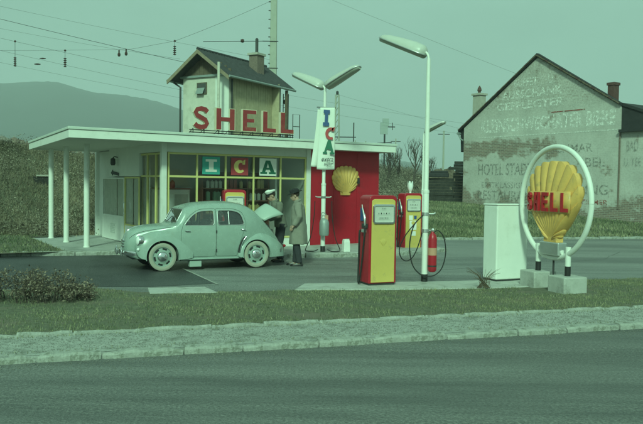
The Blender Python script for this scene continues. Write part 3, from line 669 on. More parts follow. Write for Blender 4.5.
mb, _ = pecten(.98, .87, .09, 13, OUT=OUT2); mb.build('shell', 'shell_yellow', em, smooth=50)
MB().prism([(-.17, .0), (.17, .0), (.2, .16), (-.2, .16)], FM(0, 0.002, 0), .02).build('back_plate', 'shell_yellow', em)
MB().span(.40, .46, -.10, -.02, .34, .52).build('bracket', 'dark_metal', em)

# pale bollard beside the lamp post
bo = tag(empty('bollard', (.655, 18.84, .115), R(20)), 'short white weathered bollard in front of the red wall', 'bollard')
MB().loft([[(x*sc, y*sc, z) for x, y in ((-.085, -.085), (.085, -.085), (.085, .085), (-.085, .085))] for z, sc in ((0, 1.05), (.26, .95), (.33, .8))]).build('post', 'white_paint', bo, bevel=.012)
MB().box((.05, -.0, .335), (.07, .08, .02), .2).build('rusty_cap', 'brick_chimney', bo)

def smooth_path(hp, n=6):
    hp = [Vector(p) for p in hp]; o = []
    for i in range(len(hp)-1):
        p0, p1, p2, p3 = [hp[max(0, min(len(hp)-1, i+q))] for q in (-1, 0, 1, 2)]
        for k in range(n): u_ = k/n; o.append(.5*((2*p1)+(p2-p0)*u_+(2*p0-5*p1+4*p2-p3)*u_*u_+(3*p1-p0-3*p2+p3)*u_**3))
    return o+[hp[-1]]
# ------------------------------------------------------------------ fuel pumps
def rrect(w, h, r, n=6, top_only=True):
    """outline (x, z) of a casing, rounded shoulders"""
    p = [(-w/2, 0), (w/2, 0)]
    for k in range(n+1): a = math.pi/2*k/n; p.append((w/2-r+r*math.cos(a), h-r*.75+r*.75*math.sin(a)))
    for k in range(n+1): a = math.pi/2+math.pi/2*k/n; p.append((-w/2+r+r*math.cos(a), h-r*.75+r*.75*math.sin(a)))
    return p
def make_pump(label, loc, rz, topper=False, notes=False, hose_side=-1):
    t_ = tag(empty('fuel_pump', loc, rz), label, 'fuel pump', 'red and yellow fuel pumps'); w_, d_, h_ = .56, .42, 1.66
    o = MB().prism(rrect(w_, h_-.05, .10), frame_m((0, d_/2, .05), (1, 0, 0), (0, 0, 1)), d_).build('casing', 'red_paint', t_, smooth=35, bevel=.014, seg=3)
    MB().span(-w_/2+.02, w_/2-.02, -d_/2+.02, d_/2-.02, 0, .055).build('plinth', 'dark_metal', t_)
    MB().prism(rrect(.475, 1.52, .07), frame_m((0, -d_/2-.001, .07), (1, 0, 0), (0, 0, 1)), .016).build('front_panel', 'yellow_paint', t_, smooth=35, bevel=.006)
    # dial window: chrome frame, white dial, glass
    yz = -d_/2-.018; dz0, dz1, dw = 1.14, 1.50, .225
    def ring(x, z0, z1, r, n=5):
        q = []
        for cx, cz, a0 in ((x-r, z1-r, 0), (-x+r, z1-r, 90), (-x+r, z0+r, 180), (x-r, z0+r, 270)):
            for k in range(n+1): a = R(a0+90*k/n); q.append((cx+r*math.cos(a), cz+r*math.sin(a)))
        return q
    a, b = ring(dw, dz0, dz1, .05), ring(dw-.03, dz0+.03, dz1-.03, .03)
    fr_ = MB(); fr_.loft([[(x, yz, z) for x, z in a], [(x*.985, yz-.028, 1.32+(z-1.32)*.985) for x, z in a], [(x, yz-.03, z) for x, z in b], [(x, yz-.004, z) for x, z in b]], caps=False)
    dl = fr_.build('dial_frame', 'chrome', t_, smooth=50)
    MB().prism(b, frame_m((0, yz-.003, 0), (1, 0, 0), (0, 0, 1)), .004).build('dial', 'white_card', dl)
    for zz, ww in ((1.42, .10), (1.33, .26), (1.245, .20)):
        c_ = MB().span(-ww/2, ww/2, yz-.012, yz-.0075, zz-.024, zz+.024).build('counter_window', 'white_card', dl)
        nd = 3 if ww < .15 else 5
        for k in range(nd): MB().span(-ww/2+ww*(k+.3)/nd, -ww/2+ww*(k+.62)/nd, yz-.014, yz-.0125, zz-.014, zz+.014).build('counter_wheel', 'zinc' if k % 2 == 0 else 'dark_metal', c_)
    MB().prism(b, frame_m((0, yz-.024, 0), (1, 0, 0), (0, 0, 1)), .003).build('dial_glass', 'dial_glass', dl)
    # small embossed shell badge
    mb, _ = pecten(.13, .13, .012, 9, 5); mb.v = [(x, y-d_/2-.016, z+.74) for x, y, z in mb.v]; mb.build('badge', 'yellow_paint', t_, smooth=60)
    # nozzle, holster and hose on the side
    sx = hose_side; X = sx*w_/2
    MB().span(X+sx*.002, X+sx*.05, -.16, .02, 1.06, 1.14).build('nozzle_holster', 'dark_metal', t_, bevel=.006)
    nz_ = MB().tube([(X+sx*.05, .0, 1.48), (X+sx*.055, -.03, 1.42), (X+sx*.055, -.10, 1.30), (X+sx*.05, -.13, 1.20), (X+sx*.045, -.135, 1.10)], [.012, .013, .022, .026, .02], 10).build('nozzle', 'aluminium', t_, smooth=50)
    MB().tube([(X+sx*.055, -.10, 1.34), (X+sx*.075, -.19, 1.30), (X+sx*.07, -.20, 1.16), (X+sx*.05, -.15, 1.11)], .008, 6).build('trigger_guard', 'chrome', nz_, smooth=60)
    MB().span(X+sx*.003, X+sx*.03, .03, .12, 1.18, 1.42).build('switch_box', 'blue_ink', t_, bevel=.005)
    MB().span(X+sx*.003, X+sx*.06, -.10, .0, .98, 1.04).build('bracket', 'aluminium', t_)
    hp = [(X+sx*.045, -.135, 1.12), (X+sx*.06, -.15, 1.0), (X+sx*.075, -.13, .7), (X+sx*.09, -.09, .35), (X+sx*.10, -.04, .09), (X+sx*.085, .03, .045), (X+sx*.06, .10, .12), (X+sx*.04, .13, .5), (X+sx*.03, .14, .95), (X+sx*.01, .14, 1.0)]
    cr_ = []
    for i in range(len(hp)-1):
        p0, p1, p2, p3 = [Vector(hp[max(0, min(len(hp)-1, i+q))]) for q in (-1, 0, 1, 2)]
        for k in range(5):
            u_ = k/5; cr_.append(.5*((2*p1)+(p2-p0)*u_+(2*p0-5*p1+4*p2-p3)*u_*u_+(3*p1-p0-3*p2+p3)*u_**3))
    MB().tube(cr_+[hp[-1]], .017, 8).build('hose', 'black_rubber', t_, smooth=70)
    if topper:
        n = 30; rg = []
        for z, r_ in ((0, .035), (.03, .03), (.06, .05), (.13, .075), (.20, .085), (.30, .075)):
            rg.append([((r_*(1+.10*math.cos(5*q*2*math.pi/n)*z/.3))*math.cos(q*2*math.pi/n), (r_*(1+.1*math.cos(5*q*2*math.pi/n)*z/.3))*math.sin(q*2*math.pi/n), h_+z+(.05*math.cos(5*q*2*math.pi/n) if z > .25 else 0)) for q in range(n)])
        MB().loft(rg, caps=False).build('globe', 'opal_glass', t_, smooth=60)
    if notes:
        for x0, x1, z0, z1, mt in ((-.12, .10, .62, .88, 'white_card'), (-.14, -.02, .90, 1.03, 'white_card'), (.02, .1, .92, 1.02, 'blue_ink'), (-.05, .08, .45, .58, 'white_card')):
            MB().span(x0, x1, -d_/2-.021, -d_/2-.0175, z0, z1).build('notice', mt, t_)
    return t_
make_pump('nearest red fuel pump with yellow front on the concrete island', (1.05, 13.32, .03), R(22))
make_pump('farther red and yellow pump with white globe and notices behind the lamp post', (2.53, 20.6, .0), R(20), True, True)
make_pump('fuel pump half hidden behind the car before the shop window', (-2.19, 17.95, .05), R(14))

# ------------------------------------------------------------------ lamp posts
def lamp_head(root, p, dirv, tilt, L_=1.1):
    """tapered bowl lantern starting at p, pointing along horizontal dirv, rising by tilt"""
    dx = Vector((dirv[0], dirv[1], 0)).normalized(); ax = (dx*math.cos(tilt)+Vector((0, 0, 1))*math.sin(tilt)).normalized()
    sd2 = Vector((-dx.y, dx.x, 0)); up = ax.cross(sd2)*-1
    if up.z < 0: up = -up
    p = Vector(p); top = MB(); rings = []
    st_ = [(-.02, .05, .06), (.01, .12, .12), (.06, .165, .165), (.25, .178, .175), (.6, .165, .15), (.9, .145, .115), (1.02, .125, .085), (1.09, .07, .05), (1.11, .015, .012)]
    for x, w_, h_ in st_:
        c = p+ax*(x*L_/1.1); rings.append([c+sd2*(w_*math.cos(a))+up*(h_*math.sin(a)) for a in np.linspace(0, math.pi, 13)])
    top.loft(rings, closed=True, caps=True); hd = top.build('lamp_shade', 'lamp_shell', root, smooth=50)
    rim = [p+ax*(x*L_/1.1)+sd2*w_*1.02 for x, w_, h_ in st_]+[p+ax*(x*L_/1.1)-sd2*w_*1.02 for x, w_, h_ in st_[::-1]]
    MB().tube(rim+[rim[0]], .014, 6).build('rim', 'aluminium', hd, smooth=60)
    bw2 = MB(); rings = []
    for x, w_, h_ in st_[1:-1]:
        c = p+ax*(x*L_/1.1); rings.append([c+sd2*(w_*.9*math.cos(a))-up*(.005+.07*math.sin(a)) for a in np.linspace(0, math.pi, 9)])
    bw2.loft(rings).build('diffuser', 'lamp_opal', hd, smooth=50)
    return hd
def bend(a, b, c, n=6):
    a, b, c = Vector(a), Vector(b), Vector(c); return [(1-t)**2*a+2*t*(1-t)*b+t*t*c for t in [i/n for i in range(n+1)]]
HD = Vector((math.cos(R(-40)), math.sin(R(-40)), 0))       # right hand head leans towards the road
def lamp_post(label, loc, htop, heads, base=True, sleeve=1.72, zb=0):
    t_ = tag(empty('lamp_post', loc), label, 'lamp post', 'white lamp posts with tilted lanterns')
    MB().lathe([(.058, .09), (.058, sleeve), (.045, sleeve+.06), (.043, htop*.75), (.036, htop-.16), (.034, htop-.12)], 14).build('pole', 'white_paint', t_, smooth=40)
    MB().lathe([(.062, 0), (.062, .14), (.0585, .15)], 14).build('base_sleeve', 'black_rubber', t_, smooth=40)
    MB().lathe([(.064, sleeve-.02), (.064, sleeve+.03)], 14).build('collar', 'white_paint', t_)
    for sg in heads:
        d_ = HD*sg; up = Vector((0, 0, 1))
        MB().tube(bend(up*(htop-.16), up*(htop+.02), up*(htop+.02)+d_*.14), .024, 8).build('arm', 'white_paint', t_, smooth=60)
        lamp_head(t_, up*(htop-.04)+d_*.10, d_, R(23.5))
    return t_
l1 = lamp_post('tall white lamp post with one lantern beside the front pump', (1.985, 13.72, .04), 4.36, (-1,))
def clamp(parent, z, r_=.058, L_=.2, ang=0):
    d_ = Vector((math.cos(ang), math.sin(ang), 0)); mb = MB(); mb.lathe([(r_+.012, z-.03), (r_+.012, z+.03)], 12)
    mb.tube([d_*r_, d_*(r_+L_*.7), d_*(r_+L_)+Vector((0, 0, .02))], .018, 6).v; mb.v = [(x, y, zz if abs(zz-z) < .05 else zz+z) for x, y, zz in mb.v]
    return mb.build('clamp', 'aluminium', parent)
clamp(l1, 1.30, .058, .13, R(-5)); clamp(l1, .98, .058, .08, R(10))
l2 = lamp_post('white lamp post with two lanterns carrying the banner before the red wall', (.045, 18.74, .115), 4.30, (-1, 1), sleeve=1.75)
clamp(l2, 1.42, .05, .16, 0); clamp(l2, 1.42, .05, .16, math.pi)
zb3 = float(hz_(*SD(4.62, 33.0)))
lamp_post('distant white lamp post with one lantern on the grass bank', (4.62, 33.0, zb3-.02), 4.36-zb3, (1,), sleeve=1.2)
# water can hanging on the banner post, with hoses
wc = tag(empty('watering_can', (.045, 18.66, .0)), 'grey green metal can hanging on the banner lamp post', 'can')
MB().lathe([(.11, .55), (.125, .60), (.125, .88), (.10, .96), (.05, 1.0)], 14, Matrix.Translation((.03, -.09, 0))).build('body', 'zinc', wc, smooth=40)
MB().tube(bend((.10, -.1, .95), (.10, -.1, 1.16), (-.03, -.08, 1.14))+bend((-.03, -.08, 1.14), (-.06, -.08, 1.05), (-.05, -.1, .96)), .01, 6).build('handle', 'zinc', wc, smooth=60)
MB().box((.09, -.11, 1.02), (.08, .05, .12)).build('rag', 'paper_pink', wc)
for nm, sg in (('left', -1), ('right', 1)):
    x0 = .045+sg*.22
    o = tag(MB().tube(smooth_path([(x0, 18.74, 1.44), (x0+sg*.02, 18.73, 1.0), (x0+sg*.10, 18.70, .5), (x0+sg*.22, 18.68, .2), (x0+sg*.20, 18.66, .14), (x0+sg*.02, 18.64, .135), (x0-sg*.10, 18.66, .18)]), .013, 6).build('air_hose', 'black_rubber', None, smooth=70), 'thin dark hose hanging %s of the banner lamp post' % nm, 'hose', 'hoses on the banner lamp post')
# red extinguisher with hose on the near post
fe = tag(empty('fire_extinguisher', (2.12, 13.66, .04)), 'red fire extinguisher hanging on the near lamp post', 'fire extinguisher')
MB().lathe([(.055, .20), (.082, .23), (.085, .27), (.085, .82), (.07, .90), (.035, .94), (.03, .97)], 18).build('cylinder', 'red_paint', fe, smooth=40)
MB().lathe([(.0865, .52), (.0865, .66)], 18, caps=False).build('label', 'paper_pink', fe, smooth=40)
MB().lathe([(.03, .97), (.035, 1.0), (.02, 1.03)], 10).build('valve', 'aluminium', fe); MB().lathe([(.0875, .3), (.0875, .33)], 18, caps=False).build('strap', 'dark_metal', fe, smooth=40)
o = tag(MB().tube(smooth_path([(2.14, 13.62, 1.0), (2.22, 13.6, 1.03), (2.32, 13.58, .9), (2.36, 13.58, .62), (2.30, 13.58, .34), (2.18, 13.58, .2), (2.02, 13.58, .16), (1.86, 13.58, .22), (1.73, 13.6, .40), (1.68, 13.62, .75), (1.76, 13.66, 1.12), (1.92, 13.68, 1.30)]), .012, 6).build('air_hose', 'black_rubber', None, smooth=70), 'big loop of thin dark hose round the near lamp post', 'hose')
o = tag(MB().tube(smooth_path([(1.93, 13.68, 1.32), (1.82, 13.68, 1.2), (1.62, 13.68, .95), (1.50, 13.68, .7), (1.52, 13.68, .52), (1.62, 13.68, .44), (1.74, 13.68, .5), (1.84, 13.68, .7), (1.92, 13.68, .98)]), .011, 6).build('air_hose', 'black_rubber', None, smooth=70), 'smaller loop of thin hose left of the near lamp post', 'hose')

# banner
ba = tag(empty('banner', (.06, 18.67, 0)), 'white cloth banner with the letters ICA on the lamp post', 'banner')
MB().tube([(-.22, 0, 3.86), (.27, 0, 3.845)], .013, 8).build('crossbar', 'dark_metal', ba)
def cloth(name, x0t, x1t, x0b, x1b, zt, zb, y0, mname, amp):
    nx, nz2 = 14, 26; V = []; 
    for j in range(nz2+1):
        f = j/nz2
        for i in range(nx+1):
            g_ = i/nx; xl = x0t+(x0b-x0t)*f**1.3; xr = x1t+(x1b-x1t)*f**1.3; x = xl+(xr-xl)*g_
            V.append((x, y0+amp*math.sin(g_*5+f*3)*f+.06*f*(g_-.5), zt+(zb-zt)*f-.03*math.sin(g_*math.pi)*f*(.4)))
    F = np.array([(j*(nx+1)+i, j*(nx+1)+i+1, (j+1)*(nx+1)+i+1, (j+1)*(nx+1)+i) for j in range(nz2) for i in range(nx)])
    o = np_mesh(name, np.array(V), F, mname, ba); o.data.polygons.foreach_set('use_smooth', [True]*len(F)); s_ = o.modifiers.new('thickness', 'SOLIDIFY'); s_.thickness = .006; return o
cloth('cloth', -.13, .25, -.20, .26, 3.85, 2.26, -.02, 'cloth_white', .03)
cloth('rear_cloth', -.20, -.02, -.36, -.10, 3.83, 2.33, .06, 'cloth_white', .03)
FB = lambda x, z, rot=0, y=-.075: frame_m((x, y, z), (math.cos(rot), 0, math.sin(rot)), (-math.sin(rot), 0, math.cos(rot)))
def ban(name, polys, m_, mt, d_=.006):
    mb = MB()
    for p_ in polys: mb.prism(p_, m_, d_)
    mb.build(name, mt, ba)
ban('letter', [[(0, 0), (.16, 0), (.16, .09), (.12, .09), (.12, .32), (.16, .32), (.16, .41), (0, .41), (0, .32), (.04, .32), (.04, .09), (0, .09)]], FB(-.06, 3.38, -.05), 'blue_ink')
ban('letter', [[(.02+.14*math.cos(a), .16+.16*math.sin(a)) for a in np.linspace(R(60), R(300), 14)]+[(.03+.075*math.cos(a), .16+.09*math.sin(a)) for a in np.linspace(R(300), R(60), 12)], [(.03, .22), (.10, .22), (.12, .34), (.05, .31)]], FB(.12, 3.02, -.05), 'red_ink')
ban('letter', [[(0, 0), (.11, 0), (.11, .05), (.08, .05), (.10, .12), (.19, .12), (.21, .05), (.18, .05), (.18, 0), (.30, 0), (.30, .05), (.275, .05), (.18, .36), (.11, .36), (.03, .05), (0, .05)]], FB(-.05, 2.66, -.05), 'green_ink')
for txt, x, z, w_, h_ in (('extra', -.08, 2.47, .30, .10), ('super', -.02, 2.34, .24, .09)):
    text_fit('lettering', txt, FB(x, z, -.04, -.09), w_, h_, 'dark_ink', ba, shear=.3)

# ------------------------------------------------------------------ white cabinet
cb_ = tag(empty('storage_cabinet', (3.39, 13.86, .045), R(25)), 'tall plain white metal cabinet beside the shell sign', 'cabinet')
MB().span(0, .76, 0, .42, .03, 1.47).build('body', 'white_paint', cb_, bevel=.025, seg=3); MB().span(.015, .745, .015, .405, 0, .035).build('plinth', 'dark_metal', cb_)
MB().span(-.01, .77, -.012, .43, 1.47, 1.50).build('lid', 'white_paint', cb_, bevel=.01)
# ------------------------------------------------------------------ ring sign with scallop shell
sg_ = tag(empty('shell_sign', (4.2, 13.0, 0), R(-71.5)), 'white ring sign holding a big yellow shell with red letters SHELL', 'sign')
MB().tube([(1.0*math.cos(a), 0, 1.61+1.0*math.sin(a)) for a in np.linspace(0, 2*math.pi, 73)], .047, 12, caps=False).build('ring', 'white_paint', sg_, smooth=70)
for x in (-.43, .43):
    lg = MB().lathe([(.05, .50), (.05, .84)], 12, Matrix.Translation((x, 0, 0))).build('leg', 'white_paint', sg_, smooth=40)
    MB().lathe([(.051, .30), (.051, .50)], 12, Matrix.Translation((x, 0, 0))).build('foot', 'black_rubber', lg, smooth=40)
MB().lathe([(.018, .0), (.018, .62)], 8, Matrix.Translation((0, .02, 0))).build('cable_pipe', 'dark_metal', sg_)
Zs = .83
for side in (-1, 1):
    mb, rim = pecten(1.50, 1.53, .155, 15, 20, side); mb.v = [(x, y, z+Zs) for x, y, z in mb.v]; mb.build('shell', 'shell_yellow', sg_, smooth=40)
MB().span(-.27, .27, -.10, .10, .66, .90).build('hinge_block', 'aluminium', sg_, bevel=.02); MB().tube([(-.3, 0, .72), (.3, 0, .72)], .05, 10).build('bracket', 'white_paint', sg_, smooth=50)
pl_ = MB(); n = 12
pl_.loft([[(-.60+1.2*i/n, -.176+.06*((i/n-.5)*2)**2, z) for i in range(n+1)] for z in (1.43, 1.81)], closed=False, caps=False); po = pl_.build('name_plate', 'shell_yellow', sg_, smooth=60); s_ = po.modifiers.new('t', 'SOLIDIFY'); s_.thickness = .016; s_.offset = 0
for i, ch in enumerate('SHELL'):
    w_ = .165; x = -.565+i*.24; yy = -.190+.06*(((x+w_/2)/.6))**2; mb = MB(); rot = math.atan2(.2*((x+w_/2)/.6), .6)
    for P_ in LET[ch]: mb.prism([(u_*w_, v_*.34) for u_, v_ in P_], frame_m((x, yy+.02, 1.45), (math.cos(rot), math.sin(rot), 0), (0, 0, 1)), .05)
    mb.build('letter', 'sign_red', sg_)
for x, lab in ((-.43, 'rear'), (.43, 'front')):
    c = Vector((4.2, 13.0, 0))+Vector((math.cos(R(-71.5)), math.sin(R(-71.5)), 0))*x
    b_ = tag(MB().box((0, 0, .16), (.46, .48, .34)).build('concrete_block', 'concrete', None, bevel=.018), 'square concrete footing block under the %s leg of the ring sign' % lab, 'concrete block', 'footing blocks of the ring sign'); b_.location = (c.x, c.y, 0); b_.rotation_euler = (0, 0, R(-71.5))

# ------------------------------------------------------------------ small rear engined saloon
car = tag(empty('saloon_car', (-2.656, 16.03, .004), R(-153.66)), 'pale green rounded four door saloon with its rear lid raised', 'car')
KT = np.array([  # x, sill z, sill y, mid z, mid y, belt z, belt y, shoulder z, shoulder y, top z
 (1.735, .40, .12, .47, .17, .53, .17, .57, .13, .595), (1.70, .34, .24, .44, .30, .56, .30, .65, .22, .71), (1.64, .29, .31, .43, .37, .63, .365, .755, .28, .82), (1.54, .26, .36, .45, .41, .70, .41, .83, .33, .888), (1.36, .23, .40, .48, .45, .77, .45, .88, .36, .932),
 (1.14, .22, .46, .50, .50, .82, .51, .91, .42, .952), (.94, .22, .53, .50, .57, .865, .575, .935, .49, .965), (.80, .22, .58, .50, .63, .895, .615, .948, .525, .975), (.745, .22, .59, .50, .645, .91, .63, .965, .54, .985), (.70, .22, .60, .50, .655, .918, .637, 1.035, .54, 1.055),
 (.66, .22, .60, .50, .66, .925, .642, 1.105, .537, 1.125), (.615, .22, .61, .50, .665, .93, .648, 1.185, .533, 1.205), (.555, .22, .615, .50, .67, .935, .653, 1.265, .533, 1.31), (.48, .22, .62, .50, .68, .94, .66, 1.285, .542, 1.36), (.36, .22, .625, .50, .685, .945, .665, 1.30, .555, 1.40), (.22, .22, .63, .50, .69, .95, .67, 1.31, .565, 1.43),
 (-.09, .22, .64, .50, .70, .95, .68, 1.33, .565, 1.455), (-.48, .22, .64, .50, .70, .95, .68, 1.33, .555, 1.46), (-.79, .22, .61, .50, .67, .94, .655, 1.29, .535, 1.415), (-1.04, .24, .54, .50, .60, .92, .595, 1.20, .495, 1.31), (-1.26, .26, .47, .50, .53, .86, .52, 1.03, .44, 1.13), (-1.46, .28, .40, .48, .46, .74, .45, .85, .38, .93),
 (-1.64, .30, .35, .46, .40, .60, .38, .68, .31, .74), (-1.74, .33, .28, .44, .32, .52, .30, .56, .23, .59), (-1.775, .38, .16, .44, .19, .48, .17, .50, .12, .51)])
KT = KT[::-1]
def crv(pts, n):
    """Catmull-Rom through 2d points"""
    o = []; m_ = len(pts)
    for i in range(m_-1):
        p0, p1, p2, p3 = [np.array(pts[max(0, min(m_-1, i+q))]) for q in (-1, 0, 1, 2)]
        for k in range(n):
            u_ = k/n; o.append(.5*((2*p1)+(p2-p0)*u_+(2*p0-5*p1+4*p2-p3)*u_*u_+(3*p1-p0-3*p2+p3)*u_**3))
    o.append(np.array(pts[-1])); return o
def row(x):
    return crow(x)
_rows = crv([tuple(r_) for r_ in KT], 4); _rx = np.array([r_[0] for r_ in _rows]); _rv = np.array(_rows)
def crow(x): return [float(np.interp(x, _rx, _rv[:, k])) for k in range(10)]
def section(r_):
    x, zs, ys, zm, ym, zb, yb, zr_, yr, zt = r_
    h = crv([(ys, zs), (ym, zm), (yb, zb), (yr, zr_), (yr*.55, zt-(zt-zr_)*.16), (0, zt)], 4)
    half = [(max(0, y), z) for y, z in h]
    return [(x, y, z) for y, z in half]+[(x, -y, z) for y, z in half[::-1][1:]]
sh_ = MB(); secs = [section(r_) for r_ in _rows]; sh_.loft(secs, closed=False, caps=False)
nS = len(secs[0])
for sec in (secs[0], secs[-1]): sh_.add(sec, [tuple(range(nS))])
body = sh_.build('body', 'car_paint', None)
so = body.modifiers.new('t', 'SOLIDIFY'); so.thickness = .022; so.offset = -1
def yx_prism(poly, y0, y1):   # poly in (x,z), extruded in y
    return MB().prism(poly, frame_m((0, y1, 0), (1, 0, 0), (0, 0, 1)), y1-y0)
def round_poly(poly, r_, n=5):
    o = []; m_ = len(poly)
    for i in range(m_):
        p = np.array(poly[i]); a = np.array(poly[i-1]); b = np.array(poly[(i+1) % m_])
        rr = r_[i] if isinstance(r_, (list, tuple)) else r_
        d1 = (a-p)/np.linalg.norm(a-p); d2 = (b-p)/np.linalg.norm(b-p); l_ = min(rr, np.linalg.norm(a-p)*.49, np.linalg.norm(b-p)*.49)
        for k in range(n+1):
            t_ = k/n; o.append(tuple((1-t_)**2*(p+d1*l_)+2*t_*(1-t_)*p+t_*t_*(p+d2*l_)))
    return o
WF = round_poly([(.59, .955), (.45, 1.135), (.27, 1.255), (-.065, 1.272), (-.065, .955)], [.05, .10, .10, .06, .06])
WR = round_poly([(-.145, .955), (-.145, 1.272), (-.50, 1.268), (-.68, 1.21), (-.765, .955)], [.06, .06, .10, .10, .07])
WS = round_poly([(-.505, 1.005), (-.475, 1.29), (.475, 1.29), (.505, 1.005)], .06)
RWN = round_poly([(-.38, 1.13), (-.32, 1.30), (.32, 1.30), (.38, 1.13)], .06)
LIDO = round_poly([(-.33, .50), (-.30, 1.07), (.30, 1.07), (.33, .50)], .10)
def tmp(mb, nm='cutter'): return mb.build(nm, 'car_paint', None)
def boolean(o, cutters, op='DIFFERENCE'):
    for c in cutters:
        b = o.modifiers.new('b', 'BOOLEAN'); b.operation = op; b.solver = 'EXACT'; b.object = c
    me = evaluated(o); o.modifiers.clear(); old = o.data; o.data = me; bpy.data.meshes.remove(old)
def arch(x, z, r_, y0, y1):
    return MB().prism([(x+r_*math.cos(a), z+r_*math.sin(a)) for a in np.linspace(0, 2*math.pi, 40, endpoint=False)], frame_m((0, y1, 0), (1, 0, 0), (0, 0, 1)), y1-y0)
c1 = MB(); yx_p = [yx_prism(WF, -1, 1), yx_prism(WR, -1, 1)]
cut = [tmp(m_) for m_ in yx_p]
def x_prism(poly, x0, x1): return MB().prism(poly, frame_m((x0, 0, 0), (0, 1, 0), (0, 0, 1)), x1-x0)
cut += [tmp(x_prism(WS, .40, .90)), tmp(x_prism(RWN, -1.6, -.95)), tmp(x_prism(LIDO, -2, -1.3))]
cut += [tmp(arch(1.045, .305, .35, s0, s1)) for s0, s1 in ((.36, 1), (-1, -.36))]+[tmp(arch(-1.045, .305, .335, s0, s1)) for s0, s1 in ((.36, 1), (-1, -.36))]
boolean(body, cut)
# doors: near side and far side, front hung at the rear, cut out of the shell with real shut lines
DF = round_poly([(.64, .285), (.66, .80), (.60, 1.00), (.46, 1.17), (.27, 1.297), (-.10, 1.312), (-.10, .285)], [.06, .08, .08, .1, .1, .04, .04])
DR = round_poly([(-.112, .285), (-.112, 1.312), (-.52, 1.308), (-.72, 1.24), (-.81, .97), (-.70, .72), (-.60, .40), (-.60, .285)], [.04, .04, .1, .1, .08, .08, .05, .05])
def grow(poly, e):
    c = np.mean(poly, axis=0); return [(x+e*np.sign(x-c[0]), z+e*np.sign(z-c[1])) for x, z in poly]
def shrink(poly, e):
    """inward offset of a polygon"""
    P_ = [np.array(p) for p in poly]; m_ = len(P_); A = sum(P_[i][0]*P_[(i+1) % m_][1]-P_[(i+1) % m_][0]*P_[i][1] for i in range(m_)); sgn = 1 if A > 0 else -1; o = []
    for i in range(m_):
        t_ = P_[(i+1) % m_]-P_[i-1]; L_ = np.linalg.norm(t_); o.append(tuple(P_[i]+np.array((-t_[1], t_[0]))/max(L_, 1e-9)*e*sgn))
    return o
doors = []
for poly, y0, y1 in ((DF, .30, 1.0), (DR, .30, 1.0), (DF, -1.0, -.30), (DR, -1.0, -.30)):
    d_ = link('door', body.data.copy()); c = tmp(yx_prism(shrink(poly, .004), y0, y1)); boolean(d_, [c], 'INTERSECT'); doors.append(d_); bpy.data.objects.remove(c)
c2 = [tmp(yx_prism(shrink(p_, -.003), y0, y1)) for p_, y0, y1 in ((DF, .30, 1.0), (DR, .30, 1.0), (DF, -1.0, -.30), (DR, -1.0, -.30))]
boolean(body, c2)
for c in cut+c2: bpy.data.objects.remove(c)
def shade(o, ang=32):
    o.data.polygons.foreach_set('use_smooth', [True]*len(o.data.polygons)); o.data.set_sharp_from_angle(angle=R(ang)); o.data.materials.clear(); o.data.materials.append(M['car_paint'])
for o in [body]+doors: shade(o); o.parent = car
def side_y(x, z):
    s_ = section(crow(x)); half = s_[:len(s_)//2+1]; zz = [p[2] for p in half]; yy = [p[1] for p in half]; return float(np.interp(z, zz, yy))
# wings
def wing(xs_, zt_, yo_, zb_, yi):
    rings = []
    for x in np.linspace(xs_[0], xs_[-1], 34):
        zt, yo, zb = np.interp(x, xs_, zt_), np.interp(x, xs_, yo_), np.interp(x, xs_, zb_)
        q = []; m_ = 14
        for k in range(m_+1):      # outer skin from the lower edge over the crown to the inner side
            a = k/m_; th = R(-8)+a*R(98); e = .62
            yy = yi+(yo-yi)*max(0, math.cos(th))**e; zz = zb+(zt-zb)*(math.sin(max(0, th))**.8 if th > 0 else 0)
            q.append((x, yy, zz))
        q += [(x, yi-.02, zt-.02), (x, yi-.02, zb)]; rings.append(q)
    return rings
FWX = [.40, .46, .56, .70, .90, 1.08, 1.24, 1.36, 1.45, 1.515, 1.555, 1.57]
fw_ = dict(xs_=FWX, zt_=[.50, .61, .70, .785, .835, .85, .83, .79, .74, .68, .60, .54], yo_=[.688, .70, .71, .715, .72, .72, .71, .69, .665, .62, .57, .53], zb_=[.27, .26, .25, .24, .24, .24, .24, .25, .27, .30, .36, .42], yi=.42)
RWX = [-1.80, -1.78, -1.72, -1.60, -1.40, -1.20, -1.05, -.90, -.78, -.70, -.64, -.615]
rw_ = dict(xs_=RWX, zt_=[.34, .40, .50, .61, .72, .785, .80, .78, .72, .63, .50, .40], yo_=[.46, .52, .585, .645, .70, .72, .725, .725, .72, .715, .705, .70], zb_=[.26, .24, .235, .235, .235, .235, .235, .24, .245, .25, .26, .27], yi=.40)
for sg in (1, -1):
    for kw, ax_, rad in ((fw_, 1.045, .345), (rw_, -1.045, .33)):
        rg = wing(**kw); rg = [[(x, y*sg, z) for x, y, z in q] for q in rg]
        o = MB().loft(rg).build('wing', 'car_paint', car); c = tmp(arch(ax_, .305, rad, .30 if sg > 0 else -1, 1 if sg > 0 else -.30)); c.parent = car; boolean(o, [c]); bpy.data.objects.remove(c); shade(o, 34)
        # rolled lip round the opening
        lip = []
        for a in np.linspace(R(-12), R(192), 36):
            x, z = ax_+rad*math.cos(a), .305+rad*math.sin(a); yo = np.interp(x, kw['xs_'], kw['yo_']); zt = np.interp(x, kw['xs_'], kw['zt_']); zb = np.interp(x, kw['xs_'], kw['zb_'])
            th = math.asin(min(1, max(0, (z-zb)/(zt-zb)))**1.25); yy = .42+(yo-.42)*max(0, math.cos(th))**.62; lip.append((x, sg*yy, z))
        MB().tube(lip, .011, 6).build('arch_lip', 'car_paint', o, smooth=70)
